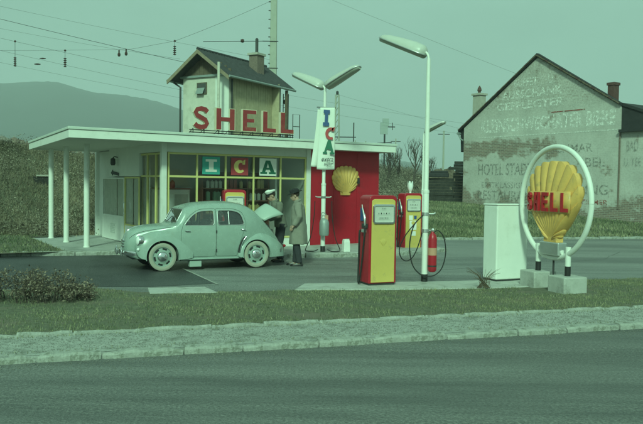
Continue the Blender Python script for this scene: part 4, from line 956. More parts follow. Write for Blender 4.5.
# sills, floor, cabin
MB().span(-.68, .72, -.60, .60, .20, .235).build('floor_pan', 'interior_dark', car); MB().span(.72, 1.6, -.33, .33, .24, .28).build('floor_pan', 'interior_dark', car); MB().span(-1.7, -.68, -.33, .33, .24, .28).build('floor_pan', 'interior_dark', car)
MB().span(.78, .82, -.56, .56, .24, .94).build('bulkhead', 'interior_dark', car); MB().span(-.98, -.94, -.58, .58, .26, 1.02).build('bulkhead', 'interior_dark', car)
for sg in (1, -1):
    MB().tube([(.66, sg*.655, .24), (-.62, sg*.66, .24)], .028, 8, flat=.8).build('sill', 'car_paint', car, smooth=60)
    for px, zz, nm in ((.12, .40, 'front'), (-.62, .40, 'rear')):
        s_ = MB(); s_.box((px, sg*.30, .42), (.46, .50, .16)); s_.box((0, 0, 0), (.12, .50, .62), mtx=Matrix.Translation((px-.26, sg*.30, .72)) @ Matrix.Rotation(R(-10), 4, 'Y')); s_.build('seat', 'seat_cloth', car, bevel=.04, seg=3)
sw = MB().tube([(.38, .30+.17*math.cos(a), .93+.17*math.sin(a)) for a in np.linspace(0, 2*math.pi, 25)], .012, 6, caps=False).build('steering_wheel', 'black_rubber', car, smooth=70); MB().tube([(.38, .30, .93), (.72, .30, .78)], .016, 6).build('steering_column', 'black_rubber', sw); MB().tube([(.385, .14, .95), (.385, .46, .95)], .01, 6).build('spoke', 'black_rubber', sw)
# glass and rubber seals
def seal(poly3, r_, name, mt, parent): return MB().tube(list(poly3)+[poly3[0]], r_, 6, caps=False).build(name, mt, parent, smooth=70)
for sg in (1, -1):
    for poly, dr_ in ((WF, doors[0] if sg > 0 else doors[2]), (WR, doors[1] if sg > 0 else doors[3])):
        p3 = [(x, sg*(side_y(x, z)+.001), z) for x, z in poly]; seal(p3, .009, 'window_seal', 'aluminium', dr_)
        xs2 = [p[0] for p in poly]; zs2 = [p[1] for p in poly]
        g3 = [(x, sg*(side_y(x, z)-.016), z) for x, z in poly]; cpt = (np.mean(xs2), sg*(side_y(np.mean(xs2), np.mean(zs2))-.014), np.mean(zs2)); mb = MB(); n = len(g3); mb.add(g3+[cpt], [(i, (i+1) % n, n) for i in range(n)]); mb.build('window_pane', 'car_glass', dr_, smooth=80)
    # divider bar in the front quarter and sliding pane bar in the rear one
    MB().tube([(-.40, sg*(side_y(-.40, .97)-.004), .97), (-.40, sg*(side_y(-.40, 1.25)-.004), 1.25)], .009, 6).build('window_bar', 'aluminium', doors[1] if sg > 0 else doors[3])
    for dd_, hx, hz2, mt in ((doors[0] if sg > 0 else doors[2], .52, .845, 'chrome'), (doors[1] if sg > 0 else doors[3], -.72, .86, 'chrome')):
        MB().tube([(hx+.05, sg*(side_y(hx+.05, hz2)+.006), hz2), (hx+.04, sg*(side_y(hx, hz2)+.035), hz2), (hx-.05, sg*(side_y(hx, hz2)+.035), hz2-.005)], .011, 6).build('door_handle', mt, dd_, smooth=60)
    for hz3 in (.42, .82): MB().tube([(-.107, sg*(side_y(-.1, hz3)+.010), hz3-.03), (-.107, sg*(side_y(-.1, hz3)+.010), hz3+.03)], .013, 6).build('hinge', 'dark_metal', doors[0] if sg > 0 else doors[2])
def front_x(y, z, xa, xb):
    """x where the shell surface has height z at lateral y"""
    best = None
    for x in np.linspace(xa, xb, 160):
        s_ = section(crow(x)); half = s_[:len(s_)//2+1]; yy = np.array([p[1] for p in half])[::-1]; zz = np.array([p[2] for p in half])[::-1]; k = int(np.argmax(yy)); h_ = float(np.interp(abs(y), yy[:k+1], zz[:k+1]))
        if best is None or abs(h_-z) < best[0]: best = (abs(h_-z), x)
    return best[1]
ws3 = [(front_x(y, z, .45, .85)+.002, y, z) for y, z in WS]; seal(ws3, .012, 'windscreen_seal', 'aluminium', body)
mb = MB(); n = len(ws3); cz = (front_x(0, 1.15, .45, .85)-.008, 0, 1.15); mb.add([(x-.012, y, z) for x, y, z in ws3]+[cz], [(i, (i+1) % n, n) for i in range(n)]); mb.build('windscreen', 'car_glass', body, smooth=80)
rw3 = [(front_x(y, z, -1.5, -.9)-.002, y, z) for y, z in RWN]; mb = MB(); n = len(rw3); mb.add([(x+.01, y, z) for x, y, z in rw3]+[(rw3[0][0]+.03, 0, 1.21)], [(i, (i+1) % n, n) for i in range(n)]); mb.build('rear_window', 'car_glass', body, smooth=80)
for sg in (1, -1): MB().tube([(.755, sg*.26, 1.0), (.73, sg*.14, 1.04), (.675, sg*.0+sg*.02, 1.13)], .007, 5).build('wiper', 'dark_metal', body)
# bonnet seam and strip, louvre on the rear wing
for sg in (1, -1):
    ln = []
    for x in np.linspace(.86, 1.66, 18):
        r_ = crow(x); ln.append((x, sg*(r_[8]*.5+r_[6]*.5)*.99, side_z) if False else (x, sg*(side_y(x, r_[7]*.6+r_[5]*.4)+.001), r_[7]*.6+r_[5]*.4))
    MB().tube(ln, .005, 5).build('bonnet_seam', 'dark_metal', body)
    st3 = []
    for z in np.linspace(.36, .70, 12):
        x = float(np.interp(z, [.36, .5, .63, .70], [-.607, -.632, -.69, -.745])); st3.append((x, sg*.714-sg*.0*z, z))
    MB().tube(st3, .016, 6).build('air_intake', 'black_rubber', body, smooth=60); MB().tube([(x-.03, y+sg*.004, z) for x, y, z in st3], .008, 6).build('intake_trim', 'chrome', body, smooth=60)
MB().tube([(1.735, 0, .60), (1.69, 0, .705), (1.62, 0, .842), (1.50, 0, .905), (1.3, 0, .945)], [.012, .016, .016, .012, .006], 8).build('bonnet_strip', 'chrome', body, smooth=60)
# moustache bars
for z, wd in ((.50, .26), (.56, .34), (.62, .28)):
    pt = []
    for y in np.linspace(-wd, wd, 15):
        xx = 1.745-.28*(abs(y)/.40)**2.0; pt.append((xx+.012, y, z))
    MB().tube(pt, .013, 6).build('grille_bar', 'chrome', body, smooth=60)
# bumpers
for xb, sgx in ((1.80, 1), (-1.82, -1)):
    pt = []
    for y in np.linspace(-.66, .66, 25): pt.append((xb-sgx*.20*(abs(y)/.66)**2.6, y, .385))
    rings = []
    for i, p in enumerate(pt):
        h_ = .05 if 0 < i < 24 else .035; rings.append([(p[0]+sgx*.012*math.cos(a)-(0), p[1], p[2]+h_*math.sin(a)) if True else None for a in np.linspace(0, 2*math.pi, 10, endpoint=False)])
    bp = MB().loft(rings).build('bumper', 'chrome', car, smooth=60)
    for y in (-.26, .26): MB().tube([(xb+sgx*.0, y, .30), (xb+sgx*.03, y, .38), (xb+sgx*.02, y, .50)], [.018, .03, .016], 8).build('overrider', 'chrome', bp, smooth=60)
    for y in (-.3, .3): MB().tube([(xb-sgx*.01, y, .37), (xb-sgx*.3, y, .34)], .015, 6).build('bumper_iron', 'dark_metal', bp)
# headlamps
for sg in (1, -1):
    m_ = Matrix.Translation((1.505, sg*.545, .645)) @ Matrix.Rotation(R(84), 4, 'Y') @ Matrix.Rotation(sg*R(-6), 4, 'X')
    h_ = MB().lathe([(.10, -.06), (.108, .0), (.112, .02), (.10, .035), (.094, .036)], 22, m_, caps=False).build('headlamp', 'chrome', car, smooth=50)
    MB().lathe([(.096, .03), (.08, .048), (.05, .06), (.001, .066)], 22, m_, caps=False).build('lens', 'opal_glass', h_, smooth=60)
    MB().lathe([(.03, -.02), (.032, .0), (.02, .02), (.001, .026)], 10, Matrix.Translation((1.545, sg*.60, .47)) @ Matrix.Rotation(R(85), 4, 'Y')).build('sidelight', 'opal_glass', car, smooth=60)
    MB().lathe([(.03, -.03), (.032, .0), (.02, .02), (.001, .026)], 10, Matrix.Translation((-1.79, sg*.50, .46)) @ Matrix.Rotation(R(-90), 4, 'Y')).build('tail_light', 'sign_red', car, smooth=60)
# wheels
def wheel(loc, sg):
    m_ = Matrix.Rotation(R(-90)*sg, 4, 'X'); w_ = empty('wheel', loc); w_.parent = car
    MB().lathe([(.20, -.05), (.215, -.064), (.27, -.068), (.296, -.055), (.304, -.03), (.305, .03), (.297, .055), (.289, .062)], 40, m_, caps=False).build('tyre', 'black_rubber', w_, smooth=40)
    MB().lathe([(.289, .0625), (.27, .0705), (.235, .070), (.208, .062)], 40, m_, caps=False).build('whitewall', 'whitewall', w_, smooth=50)
    MB().lathe([(.212, .058), (.207, .066), (.196, .052), (.185, .035), (.18, .01), (.18, -.05)], 40, m_, caps=False).build('rim', 'car_paint', w_, smooth=40)
    MB().lathe([(.185, -.02), (.001, -.02)], 40, m_, caps=False).build('drum', 'black_rubber', w_)
    MB().lathe([(.198, .046), (.17, .040), (.15, .050), (.11, .058), (.001, .058)], 40, m_, caps=False).build('disc', 'car_paint', w_, smooth=60)
    for k in range(6):
        a0 = k*math.pi/3+.25; q = [(rr*math.cos(a0+da), rr*math.sin(a0+da)) for da in np.linspace(-.28, .28, 7) for rr in (.186,)]+[(.148*math.cos(a0+da), .148*math.sin(a0+da)) for da in np.linspace(.28, -.28, 7)]
        mb = MB(); mb.add([m_ @ Vector((x, y, .0475+.0045*(math.hypot(x, y) < .16))) for x, y in q], [tuple(range(len(q)))]); mb.build('slot', 'black_rubber', w_)
    MB().lathe([(.112, .052), (.110, .066), (.09, .084), (.05, .096), (.001, .10)], 28, m_, caps=False).build('hub_cap', 'chrome', w_, smooth=60)
for x in (1.045, -1.045):
    for sg in (1, -1): wheel((x, sg*.60, .305), sg)
for x in (1.045, -1.045): MB().tube([(x, -.52, .305), (x, .52, .305)], .03, 8).build('axle', 'dark_metal', car)
# engine under the open lid and the raised lid itself
en = MB(); en.box((-1.42, 0, .55), (.34, .40, .42)); en.lathe([(.10, -.2), (.12, 0), (.10, .2)], 14, Matrix.Translation((-1.45, 0, .84)) @ Matrix.Rotation(R(90), 4, 'X')); en.box((-1.55, .12, .72), (.16, .14, .2)); en.build('engine', 'engine', car, bevel=.02)
mb = MB(); rings = []
for i in range(13):
    f = i/12; l_ = .40*f; wdt = .34+.05*math.sin(f*math.pi/2); arcz = .38*(.55+.45*f); row_ = []
    for k in range(17):
        q = -1+2*k/16; row_.append((-l_, q*wdt, -arcz*abs(q)**2.2-.10*f*f))
    rings.append(row_)
mb.loft(rings, closed=False, caps=False); lid = mb.build('engine_lid', 'car_lid', car, smooth=60); lid.location = (-1.19, 0, 1.15); lid.rotation_euler = (0, R(52), 0); s_ = lid.modifiers.new('t', 'SOLIDIFY'); s_.thickness = .014
MB().tube([(-1.30, .2, .95), (-1.62, .2, 1.26)], .008, 6).build('lid_stay', 'dark_metal', car)
MB().span(.20, .46, .50, .64, .07, .205).build('step_plate', 'car_lid', car, bevel=.01)

# ------------------------------------------------------------------ people
def ell(c, rx, ry, n=18, tilt=0):
    return [(c[0]+rx*math.cos(a)*math.cos(tilt), c[1]+ry*math.sin(a), c[2]-rx*math.cos(a)*math.sin(tilt)) for a in np.linspace(0, 2*math.pi, n, endpoint=False)]
def ball(mb, c, r3, n=12):
    rg = []
    for i in range(1, n): a = math.pi*i/n-math.pi/2; rg.append([(c[0]+r3[0]*math.cos(a)*math.cos(t), c[1]+r3[1]*math.cos(a)*math.sin(t), c[2]+r3[2]*math.sin(a)) for t in np.linspace(0, 2*math.pi, 16, endpoint=False)])
    mb.loft(rg)
def remesh(mb, name, mt, parent, vox=.011, smooth_it=4):
    o = mb.build(name, mt, None); r_ = o.modifiers.new('r', 'REMESH'); r_.mode = 'VOXEL'; r_.voxel_size = vox
    s_ = o.modifiers.new('s', 'SMOOTH'); s_.factor = .5; s_.iterations = smooth_it
    me = evaluated(o); bpy.data.objects.remove(o); me.materials.clear(); me.materials.append(M[mt]); me.polygons.foreach_set('use_smooth', [True]*len(me.polygons)); me.name = name
    return link(name, me, parent)
def fingers(mb, wrist, d, side, curl=.5):
    """palm and five fingers; d is the pointing direction, side the thumb direction"""
    w_ = Vector(wrist); d = Vector(d).normalized(); s_ = Vector(side); s_ = (s_-d*s_.dot(d)).normalized(); nrm = d.cross(s_).normalized()
    mb.tube([w_, w_+d*.04, w_+d*.085], [.026, .036, .034], 10, flat=.55)
    for k, (o_, L_) in enumerate(((.028, .072), (.010, .080), (-.010, .076), (-.028, .06))):
        b = w_+d*.08+s_*o_; mb.tube([b, b+d*L_*.45+nrm*curl*.012, b+d*L_*.8+nrm*curl*.045, b+d*L_*.95+nrm*curl*.07], [.0105, .010, .009, .007], 6)
    b = w_+d*.03+s_*.03; mb.tube([b, b+d*.03+s_*.022, b+d*.062+s_*.026+nrm*.01], [.012, .011, .008], 6)
def make_person(label, loc, rz, P):
    t_ = tag(empty('person', loc, rz), label, 'person')
    b = MB(); hc = Vector(P['head']); pit = P.get('pitch', 0)
    Rm = Matrix.Translation(hc) @ Matrix.Rotation(pit, 4, 'Y')
    hb = MB(); ball(hb, (0, 0, .035), (.098, .076, .095)); ball(hb, (.025, 0, -.035), (.068, .058, .085)); ball(hb, (.05, 0, -.085), (.04, .04, .03))
    hb.tube([(.085, 0, .02), (.105, 0, -.012), (.112, 0, -.03), (.09, 0, -.042)], [.010, .014, .017, .012], 8)
    for sg in (1, -1): ball(hb, (-.005, sg*.08, -.01), (.022, .012, .034), 8)
    ball(hb, (.09, 0, -.063), (.014, .026, .009), 8)
    hb.v = [tuple(Rm @ Vector(q)) for q in hb.v]; b.add(hb.v, hb.f)
    n_, c_ = Vector(P['neck']), Vector(P['chest']); pv = Vector(P['pelvis'])
    b.tube([n_+(n_-hc)*.2, hc-Vector((.02, 0, .05))], [.058, .055], 12)
    b.loft([ell(pv-Vector((0, 0, .08)), .09, .13), ell(pv, .10, .15), ell((pv+c_)/2, .095, .14), ell(c_, .11, .165), ell(c_.lerp(n_, .65), .085, .15), ell(n_, .055, .06)])
    for sg in (1, -1):
        a = P['arm'][0 if sg > 0 else 1]; b.tube([Vector(q) for q in a], [.058, .045, .03], 10); 
        dd_ = Vector(a[2])-Vector(a[1]); fingers(b, Vector(a[2])+dd_.normalized()*-.01, dd_+Vector((.05, 0, -.03)), (.9, 0, .5))
        l_ = P['leg'][0 if sg > 0 else 1]; b.tube([Vector(q) for q in l_], [.085, .058, .04], 10); f_ = Vector(l_[2]); b.tube([f_, f_+Vector((.03, 0, -.045)), f_+Vector((.15, 0, -.06))], [.04, .04, .03], 8)
    remesh(b, 'body', 'skin', t_, .0085, 3)
    for sg in (1, -1):
        ey = MB(); ball(ey, (.083, sg*.032, .022), (.012, .013, .008), 8); ey.v = [tuple(Rm @ Vector(q)) for q in ey.v]; ey.build('eye', 'dark_ink', t_, smooth=80)
    hr = MB(); ball(hr, (-.022, 0, .045), (.086, .082, .092)); hr.v = [tuple(Rm @ Vector(q)) for q in hr.v]; hr.build('hair', 'hair', t_, smooth=80)
    # trousers and shoes
    tr = MB(); tr.loft([ell(pv-Vector((0, 0, .10)), .11, .165), ell(pv, .118, .17), ell(pv+Vector((.01, 0, .12)), .112, .16)])
    for sg in (1, -1):
        l_ = [Vector(q) for q in P['leg'][0 if sg > 0 else 1]]; tr.tube([l_[0]+Vector((0, 0, .03)), l_[0].lerp(l_[1], .5), l_[1], l_[1].lerp(l_[2], .5), l_[2]+Vector((0, 0, -.01))], [.105, .094, .082, .076, .074], 14)
    remesh(tr, 'trousers', 'trousers_dark', t_, .011, 4)
    for sg in (1, -1):
        f_ = Vector(P['leg'][0 if sg > 0 else 1][2]); z0 = f_.z-.085
        rg = []
        for x, w_, h_ in ((-.075, .028, .05), (-.06, .036, .075), (0, .038, .085), (.06, .043, .07), (.13, .046, .05), (.18, .04, .042), (.205, .02, .03)):
            rg.append([(f_.x+x, f_.y+w_*q, z0+zz*h_) for q, zz in ((-1, 0), (-1, .5), (-.6, 1), (.6, 1), (1, .5), (1, 0))])
        MB().loft(rg).build('shoe', 'leather_black', t_, smooth=50)
    # upper garment
    ga = MB(); ga.loft([ell(Vector(c), rx, ry, 20) for c, rx, ry in P['garment']])
    for sg in (1, -1):
        a = [Vector(q) for q in P['arm'][0 if sg > 0 else 1]]; w2 = a[1].lerp(a[2], .93); ga.tube([a[0]+Vector((0, -sg*.05, .0)), a[0], a[0].lerp(a[1], .5), a[1], a[1].lerp(w2, .5), w2], [v_*P['sleeve'] for v_ in (.085, .088, .078, .070, .064, .060)], 14)
    for q in P.get('extra', ()): ga.tube([Vector(e) for e in q[0]], q[1], 10)
    g_ = remesh(ga, P['gname'], P['gmat'], t_, .010, 5)
    nv = len(g_.data.vertices); co = np.empty(nv*3); no = np.empty(nv*3); g_.data.vertices.foreach_get('co', co); g_.data.vertices.foreach_get('normal', no); co = co.reshape(-1, 3); no = no.reshape(-1, 3)
    a = np.arctan2(co[:, 1], co[:, 0]); low = np.clip((1.15-co[:, 2])/.6, 0, 1)      # cloth folds
    fold = .008*low*np.sin(a*6+co[:, 2]*2)+.0025*np.sin(co[:, 2]*26+a*5+np.sin(co[:, 1]*20)*2)*(1-low*.6)
    co += no*fold[:, None]; g_.data.vertices.foreach_set('co', co.ravel()); g_.data.update()
    # collar
    MB().tube([n_+Vector((.075*math.cos(a), .08*math.sin(a), .01-.03*math.cos(a))) for a in np.linspace(.3, 2*math.pi-.3, 18)], .017, 6, flat=1.5).build('collar', P['gmat'], g_, smooth=60)
    if P['hat'] == 'felt':
        h_ = MB(); rg = []
        for z, r_ in ((.0, .155), (.006, .158), (.012, .155), (.016, .10), (.05, .098), (.095, .088), (.108, .07), (.10, .03)):
            rg.append([(-.005+r_*1.14*math.cos(a), r_*.92*math.sin(a), .06+z-(.018*math.cos(a) if r_ > .14 else 0)-(.016*abs(math.cos(a)) if z > .09 else 0)) for a in np.linspace(0, 2*math.pi, 26, endpoint=False)])
        h_.loft(rg); h_.v = [tuple(Rm @ Vector(q)) for q in h_.v]; ho = h_.build('hat', 'felt_dark', t_, smooth=50)
    else:
        h_ = MB(); rg = []
        for x0, z, rx, ry in ((0, .045, .100, .085), (0, .078, .103, .088), (-.004, .10, .128, .112), (-.008, .122, .132, .116), (-.012, .142, .10, .09), (-.012, .148, .03, .03)):
            rg.append([(x0+rx*math.cos(a), ry*math.sin(a), z+.02*math.cos(a)*(z > .09)) for a in np.linspace(0, 2*math.pi, 24, endpoint=False)])
        h_.loft(rg); h_.v = [tuple(Rm @ Vector(q)) for q in h_.v]; ho = h_.build('cap', 'cloth_white', t_, smooth=50)
        bd = MB().loft([[(r_*math.cos(a), r_*.85*math.sin(a), z) for a in np.linspace(0, 2*math.pi, 24, endpoint=False)] for z, r_ in ((.042, .104), (.076, .107))], caps=False); bd.v = [tuple(Rm @ Vector(q)) for q in bd.v]; bd.build('band', 'felt_dark', ho, smooth=50)
        vi = MB(); vi.loft([[(.085*math.cos(a)+.012, .082*math.sin(a), .046) for a in np.linspace(-1.15, 1.15, 12)], [(.145*math.cos(a)+.005, .095*math.sin(a), .030) for a in np.linspace(-1.05, 1.05, 12)]], closed=False, caps=False); vi.v = [tuple(Rm @ Vector(q)) for q in vi.v]; vo = vi.build('visor', 'felt_dark', ho); s_ = vo.modifiers.new('t', 'SOLIDIFY'); s_.thickness = .006
    return t_
make_person('man in a long pale overcoat and dark hat beside the car tail', (-.53, 16.42, .006), R(176), dict(
    head=(.075, 0, 1.60), pitch=R(14), neck=(.02, 0, 1.475), chest=(0, 0, 1.27), pelvis=(-.01, 0, .93),
    arm=[((-.01, .20, 1.39), (-.05, .27, 1.13), (.07, .255, .92)), ((-.01, -.20, 1.39), (-.03, -.26, 1.13), (.10, -.22, .93))],
    leg=[((0, .09, .90), (.02, .095, .48), (-.05, .09, .085)), ((0, -.09, .90), (.04, -.095, .48), (.06, -.09, .085))],
    garment=[((-.01, 0, .50), .205, .235), ((-.01, 0, .52), .21, .24), ((-.01, 0, .75), .195, .23), ((-.01, 0, .98), .172, .212), ((0, 0, 1.15), .165, .215), ((0, 0, 1.30), .158, .222), ((.0, 0, 1.39), .13, .215), ((.005, 0, 1.44), .095, .15), ((.02, 0, 1.475), .075, .085)],
    sleeve=1.06, gname='overcoat', gmat='coat', hat='felt', extra=[(((-.19, 0, .52), (-.18, 0, .95)), .02)]))
make_person('man in a white topped cap and work jacket bending over the engine', (-.985, 17.22, .006), R(196), dict(
    head=(.215, 0, 1.575), pitch=R(24), neck=(.145, 0, 1.45), chest=(.075, 0, 1.26), pelvis=(-.02, 0, .92),
    arm=[((.06, .195, 1.37), (.10, .27, 1.10), (.33, .20, 1.02)), ((.06, -.195, 1.37), (.16, -.25, 1.12), (.38, -.14, 1.04))],
    leg=[((-.02, .09, .89), (.02, .10, .48), (.0, .11, .085)), ((-.02, -.09, .89), (.03, -.10, .48), (-.02, -.11, .085))],
    garment=[((-.02, 0, .83), .15, .185), ((-.02, 0, .85), .155, .19), ((0, 0, .98), .145, .18), ((.035, 0, 1.10), .15, .195), ((.075, 0, 1.26), .15, .21), ((.10, 0, 1.36), .125, .21), ((.125, 0, 1.42), .09, .14), ((.145, 0, 1.455), .072, .08)],
    sleeve=1.0, gname='work_jacket', gmat='jacket', hat='cap'))

# ------------------------------------------------------------------ signal box on the embankment
SBA = R(-30); sbz = 4.0
sb = tag(empty('signal_box', (-5.2, 40.0, 0), SBA), 'small old railway signal box with tiled roof behind the station', 'building')
gw, gl, ez, rz_ = 3.3, 5.2, 7.85, 9.25
w_ = MB(); w_.prism([(-gw, sbz-1.5), (0, sbz-1.5), (0, ez), (-gw, ez)], frame_m((0, .15, 0), (1, 0, 0), (0, 0, 1)), .15); gwall = w_.build('gable_wall', 'plaster', sb)
MB().span(-.95, -.02, -.02, .0, sbz, ez-.02).build('plaster_bay', 'white_wall', gwall)
w_ = MB(); n = 11
for i in range(n):      # weathered vertical gable boards
    x0 = -gw-.1+i*(gw+.2)/n; x1 = x0+(gw+.2)/n-.015; f0 = 1-abs((x0+x1)/2+gw/2)/(gw/2+.35); zt = ez+.10+(rz_-ez-.25)*max(0, f0)
    if zt-(ez+.06) > .05: MB().span(x0, x1, .02, .06+.008*(i % 2), ez+.06, zt).build('gable_board', 'old_wood', gwall)
MB().span(-gw-.15, .12, -.12, .12, ez-.06, ez+.06).build('gable_ledge', 'zinc', sb)
sw_ = MB().span(-.15, 0, .15, gl-.02, sbz-1.5, ez).build('side_wall', 'board_wall', sb)
for i in range(17):
    y0 = .2+i*(gl-1.2)/17; MB().span(.001, .02+.006*(i % 3 == 0), y0, y0+(gl-1.2)/17-.02, sbz+.2, ez-.05).build('wall_board', 'board_wall', sw_)
MB().span(-gw, -.15, gl-.2, gl-.02, sbz-1.5, ez).build('rear_wall', 'plaster', sb); MB().span(-gw, -gw+.15, .15, gl-.2, sbz-1.5, ez).build('side_wall', 'plaster', sb)
# roof slopes with ribbed tiles; overhangs
oh, of, ob = .55, .75, .75
def roof_slope(sg, name):
    xr, xe = -gw/2, (oh if sg > 0 else -gw-oh); zr2, ze = rz_, ez-.32*(oh/.55)*.55; n = 52; rings = []
    mb = MB(); th = .09
    for i in range(n+1):
        y = -of+(gl+of+ob)*i/n; rings.append([(xr, y, zr2+.055*(i % 2)), (xe, y, ze+.055*(i % 2)), (xe, y, ze-th), (xr, y, zr2-th)])
    mb.loft(rings); return mb.build(name, 'tile_roof', sb)
rfs = roof_slope(1, 'roof'); roof_slope(-1, 'roof')
MB().tube([(-gw/2, -of, rz_+.02), (-gw/2, gl+ob, rz_+.02)], .09, 8).build('ridge', 'tile_roof', rfs)
for sg in (1, -1):      # barge boards
    xe = oh if sg > 0 else -gw-oh; ze = ez-.18
    MB().add([(-gw/2, -of-.03, rz_-.02), (xe, -of-.03, ze-.02), (xe, -of-.03, ze-.24), (-gw/2, -of-.03, rz_-.24), (-gw/2, -of+.03, rz_-.02), (xe, -of+.03, ze-.02), (xe, -of+.03, ze-.24), (-gw/2, -of+.03, rz_-.24)], [(0, 1, 2, 3), (7, 6, 5, 4), (0, 4, 5, 1), (1, 5, 6, 2), (2, 6, 7, 3), (3, 7, 4, 0)]).build('barge_board', 'barge_wood', rfs)
MB().tube([(oh+.03, -of, ez-.22), (oh+.03, gl+ob, ez-.24)], .07, 8).build('gutter', 'zinc', rfs); MB().tube([(-gw-oh, -of, ez-.22), (-gw-oh, gl, ez-.24)], .07, 8).build('gutter', 'zinc', rfs)
MB().tube([(-.05, -of-.12, ez+.55), (-.05, -of-.12, sbz)], .075, 8).build('vent_pipe', 'plaster', sb); MB().tube([(.12, .1, ez-.25), (.12, .1, sbz)], .055, 8).build('drainpipe', 'dark_metal', sb)
MB().tube([(-gw-oh, -.2, ez-.25), (-gw-.12, -.1, ez-.55), (-gw-.12, -.1, sbz)], .06, 8).build('drainpipe', 'dark_metal', sb)
wn = MB().span(-gw+1.05, -gw+1.75, -.06, -.002, 6.85, 7.5).build('window', 'old_wood', sb)
MB().span(-gw+1.10, -gw+1.70, -.065, -.061, 6.90, 7.45).build('pane', 'interior_dark', wn); MB().box((0, 0, 0), (.52, .02, .4), mtx=Matrix.Translation((-gw+1.36, -.16, 7.02)) @ Matrix.Rotation(R(-28), 4, 'X')).build('tilted_sash', 'zinc', wn)
ch = MB().span(-1.05, -.45, 3.3, 4.0, 8.3, 9.5).build('chimney', 'brick_chimney', rfs); MB().span(-1.12, -.38, 3.2, 4.1, 9.5, 9.63).build('chimney_cap', 'pale_chimney', rfs); MB().lathe([(.09, 9.63), (.09, 10.5), (.05, 10.55)], 10, Matrix.Translation((-.75, 3.65, 0))).build('stove_pipe', 'dark_metal', rfs)
for y in (gl-.05, gl-.9):
    pass
MB().span(.38, .52, gl-.12, gl+.02, sbz, ez-.3).build('porch_post', 'old_wood', sb)
MB().span(-.15, .5, gl-.98, gl-.9, sbz+.2, ez-.05).build('porch_panel', 'board_wall', sb)
ld = tag(empty('signal_ladder', (-2.35, 45.6, 0), 0), 'thin iron signal post with ladder right of the signal box', 'signal')
for x in (-.16, .16): MB().tube([(x, 0, 4), (x, 0, 7.5)], .03, 6).build('rail', 'dark_metal', ld)
for i in range(11): MB().tube([(-.16, 0, 4.1+i*.32), (.16, 0, 4.1+i*.32)], .02, 5).build('rung', 'dark_metal', ld)
MB().lathe([(.10, 0), (.17, .04), (.17, .16), (.1, .2)], 12, Matrix.Translation((0, .05, 7.0)) @ Matrix.Rotation(R(90), 4, 'X')).build('lamp', 'dark_metal', ld); MB().span(-.2, .16, -.05, .05, 6.0, 6.35).build('lamp_box', 'dark_metal', ld)

# ------------------------------------------------------------------ old gable house with painted lettering
hx, hy = W(18.95, 0); gh = tag(empty('gable_house', (hx, hy, 0), R(-56.5)), 'old brick house gable with flaking limewash and faded painted lettering', 'house')
XL, XR, XA, ZA, ZE1, ZE2 = -13.1, -2.95, -7.85, 8.62, 5.25, 5.72
gwl = MB().prism([(XL, -.5), (XR, -.5), (XR, ZE2), (XA, ZA), (XL, ZE1)], frame_m((0, .4, 0), (1, 0, 0), (0, 0, 1)), .4).build('gable_wall', 'limewashed_brick', gh)
DEP = 3.0
w_ = MB(); w_.span(XL, XL+.35, .4, DEP, -.5, ZE1-.05); w_.build('side_wall', 'limewashed_brick', gh); MB().span(XR-.35, XR, .4, DEP, -.5, ZE2-.05).build('side_wall', 'limewashed_brick', gh)
def hslope(xe, ze, over, name):
    dx, dz = xe-XA, ze-ZA; L_ = math.hypot(dx, dz); ex, ezz = dx/L_, dz/L_; xe2, ze2 = xe+ex*over, ze+ezz*over; th = .14; rg = []
    for y in (-.12, .10, .15, .4, DEP):
         lo = 0 if y < .12 else 1.15; rg.append([(XA, y, ZA+th+.06-lo), (xe2, y, ze2+th-lo), (xe2, y, ze2+.02-lo), (XA, y, ZA+.02-lo)])
    return MB().loft(rg).build(name, 'dark_roof', gh)
r1 = hslope(XL, ZE1, .45, 'roof'); hslope(XR, ZE2, .05, 'roof')
# verge tiles seen along the gable edge
for (xa, za, xb, zb, n) in ((XA, ZA, XL-.35, ZE1-.22, 30), (XA, ZA, XR, ZE2, 26)):
    for i in range(n):
        f = (i+.5)/n; an = math.atan2(zb-za, xb-xa); L_ = math.hypot(xb-xa, zb-za)/n
        MB().box((0, 0, 0), (L_*.93, .16, .05), mtx=Matrix.Translation((xa+(xb-xa)*f, -.10, za+(zb-za)*f+.10)) @ Matrix.Rotation(-an+(.06 if i % 2 else -.04), 4, 'Y')).build('verge_tile', 'dark_chimney' if i % 5 == 3 else 'old_wood', r1)
MB().tube([(XL-.42, -.1, ZE1-.30), (XL-.42, DEP, ZE1-.30)], .08, 8).build('gutter', 'zinc', r1); MB().tube([(XL-.42, -.02, ZE1-.35), (XL-.2, -.04, ZE1-.65), (XL-.02, -.06, ZE1-.7)], .05, 6).build('drainpipe', 'zinc', r1)
MB().span(-12.95, -12.4, .5, 1.0, 4.4, 7.15).build('chimney', 'pale_chimney', r1); MB().span(-13.02, -12.33, .43, 1.07, 7.15, 7.26).build('chimney_cap', 'pale_chimney', r1); MB().lathe([(.08, 7.26), (.08, 7.38), (.13, 7.44), (.1, 7.58), (.02, 7.72)], 10, Matrix.Translation((-12.68, .75, 0))).build('chimney_pot', 'dark_chimney', r1)
MB().span(-4.10, -3.76, .6, 1.0, 4.2, 6.82).build('chimney', 'dark_chimney', r1); MB().span(-4.14, -3.72, .56, 1.04, 6.82, 6.95).build('chimney_cap', 'dark_chimney', r1)
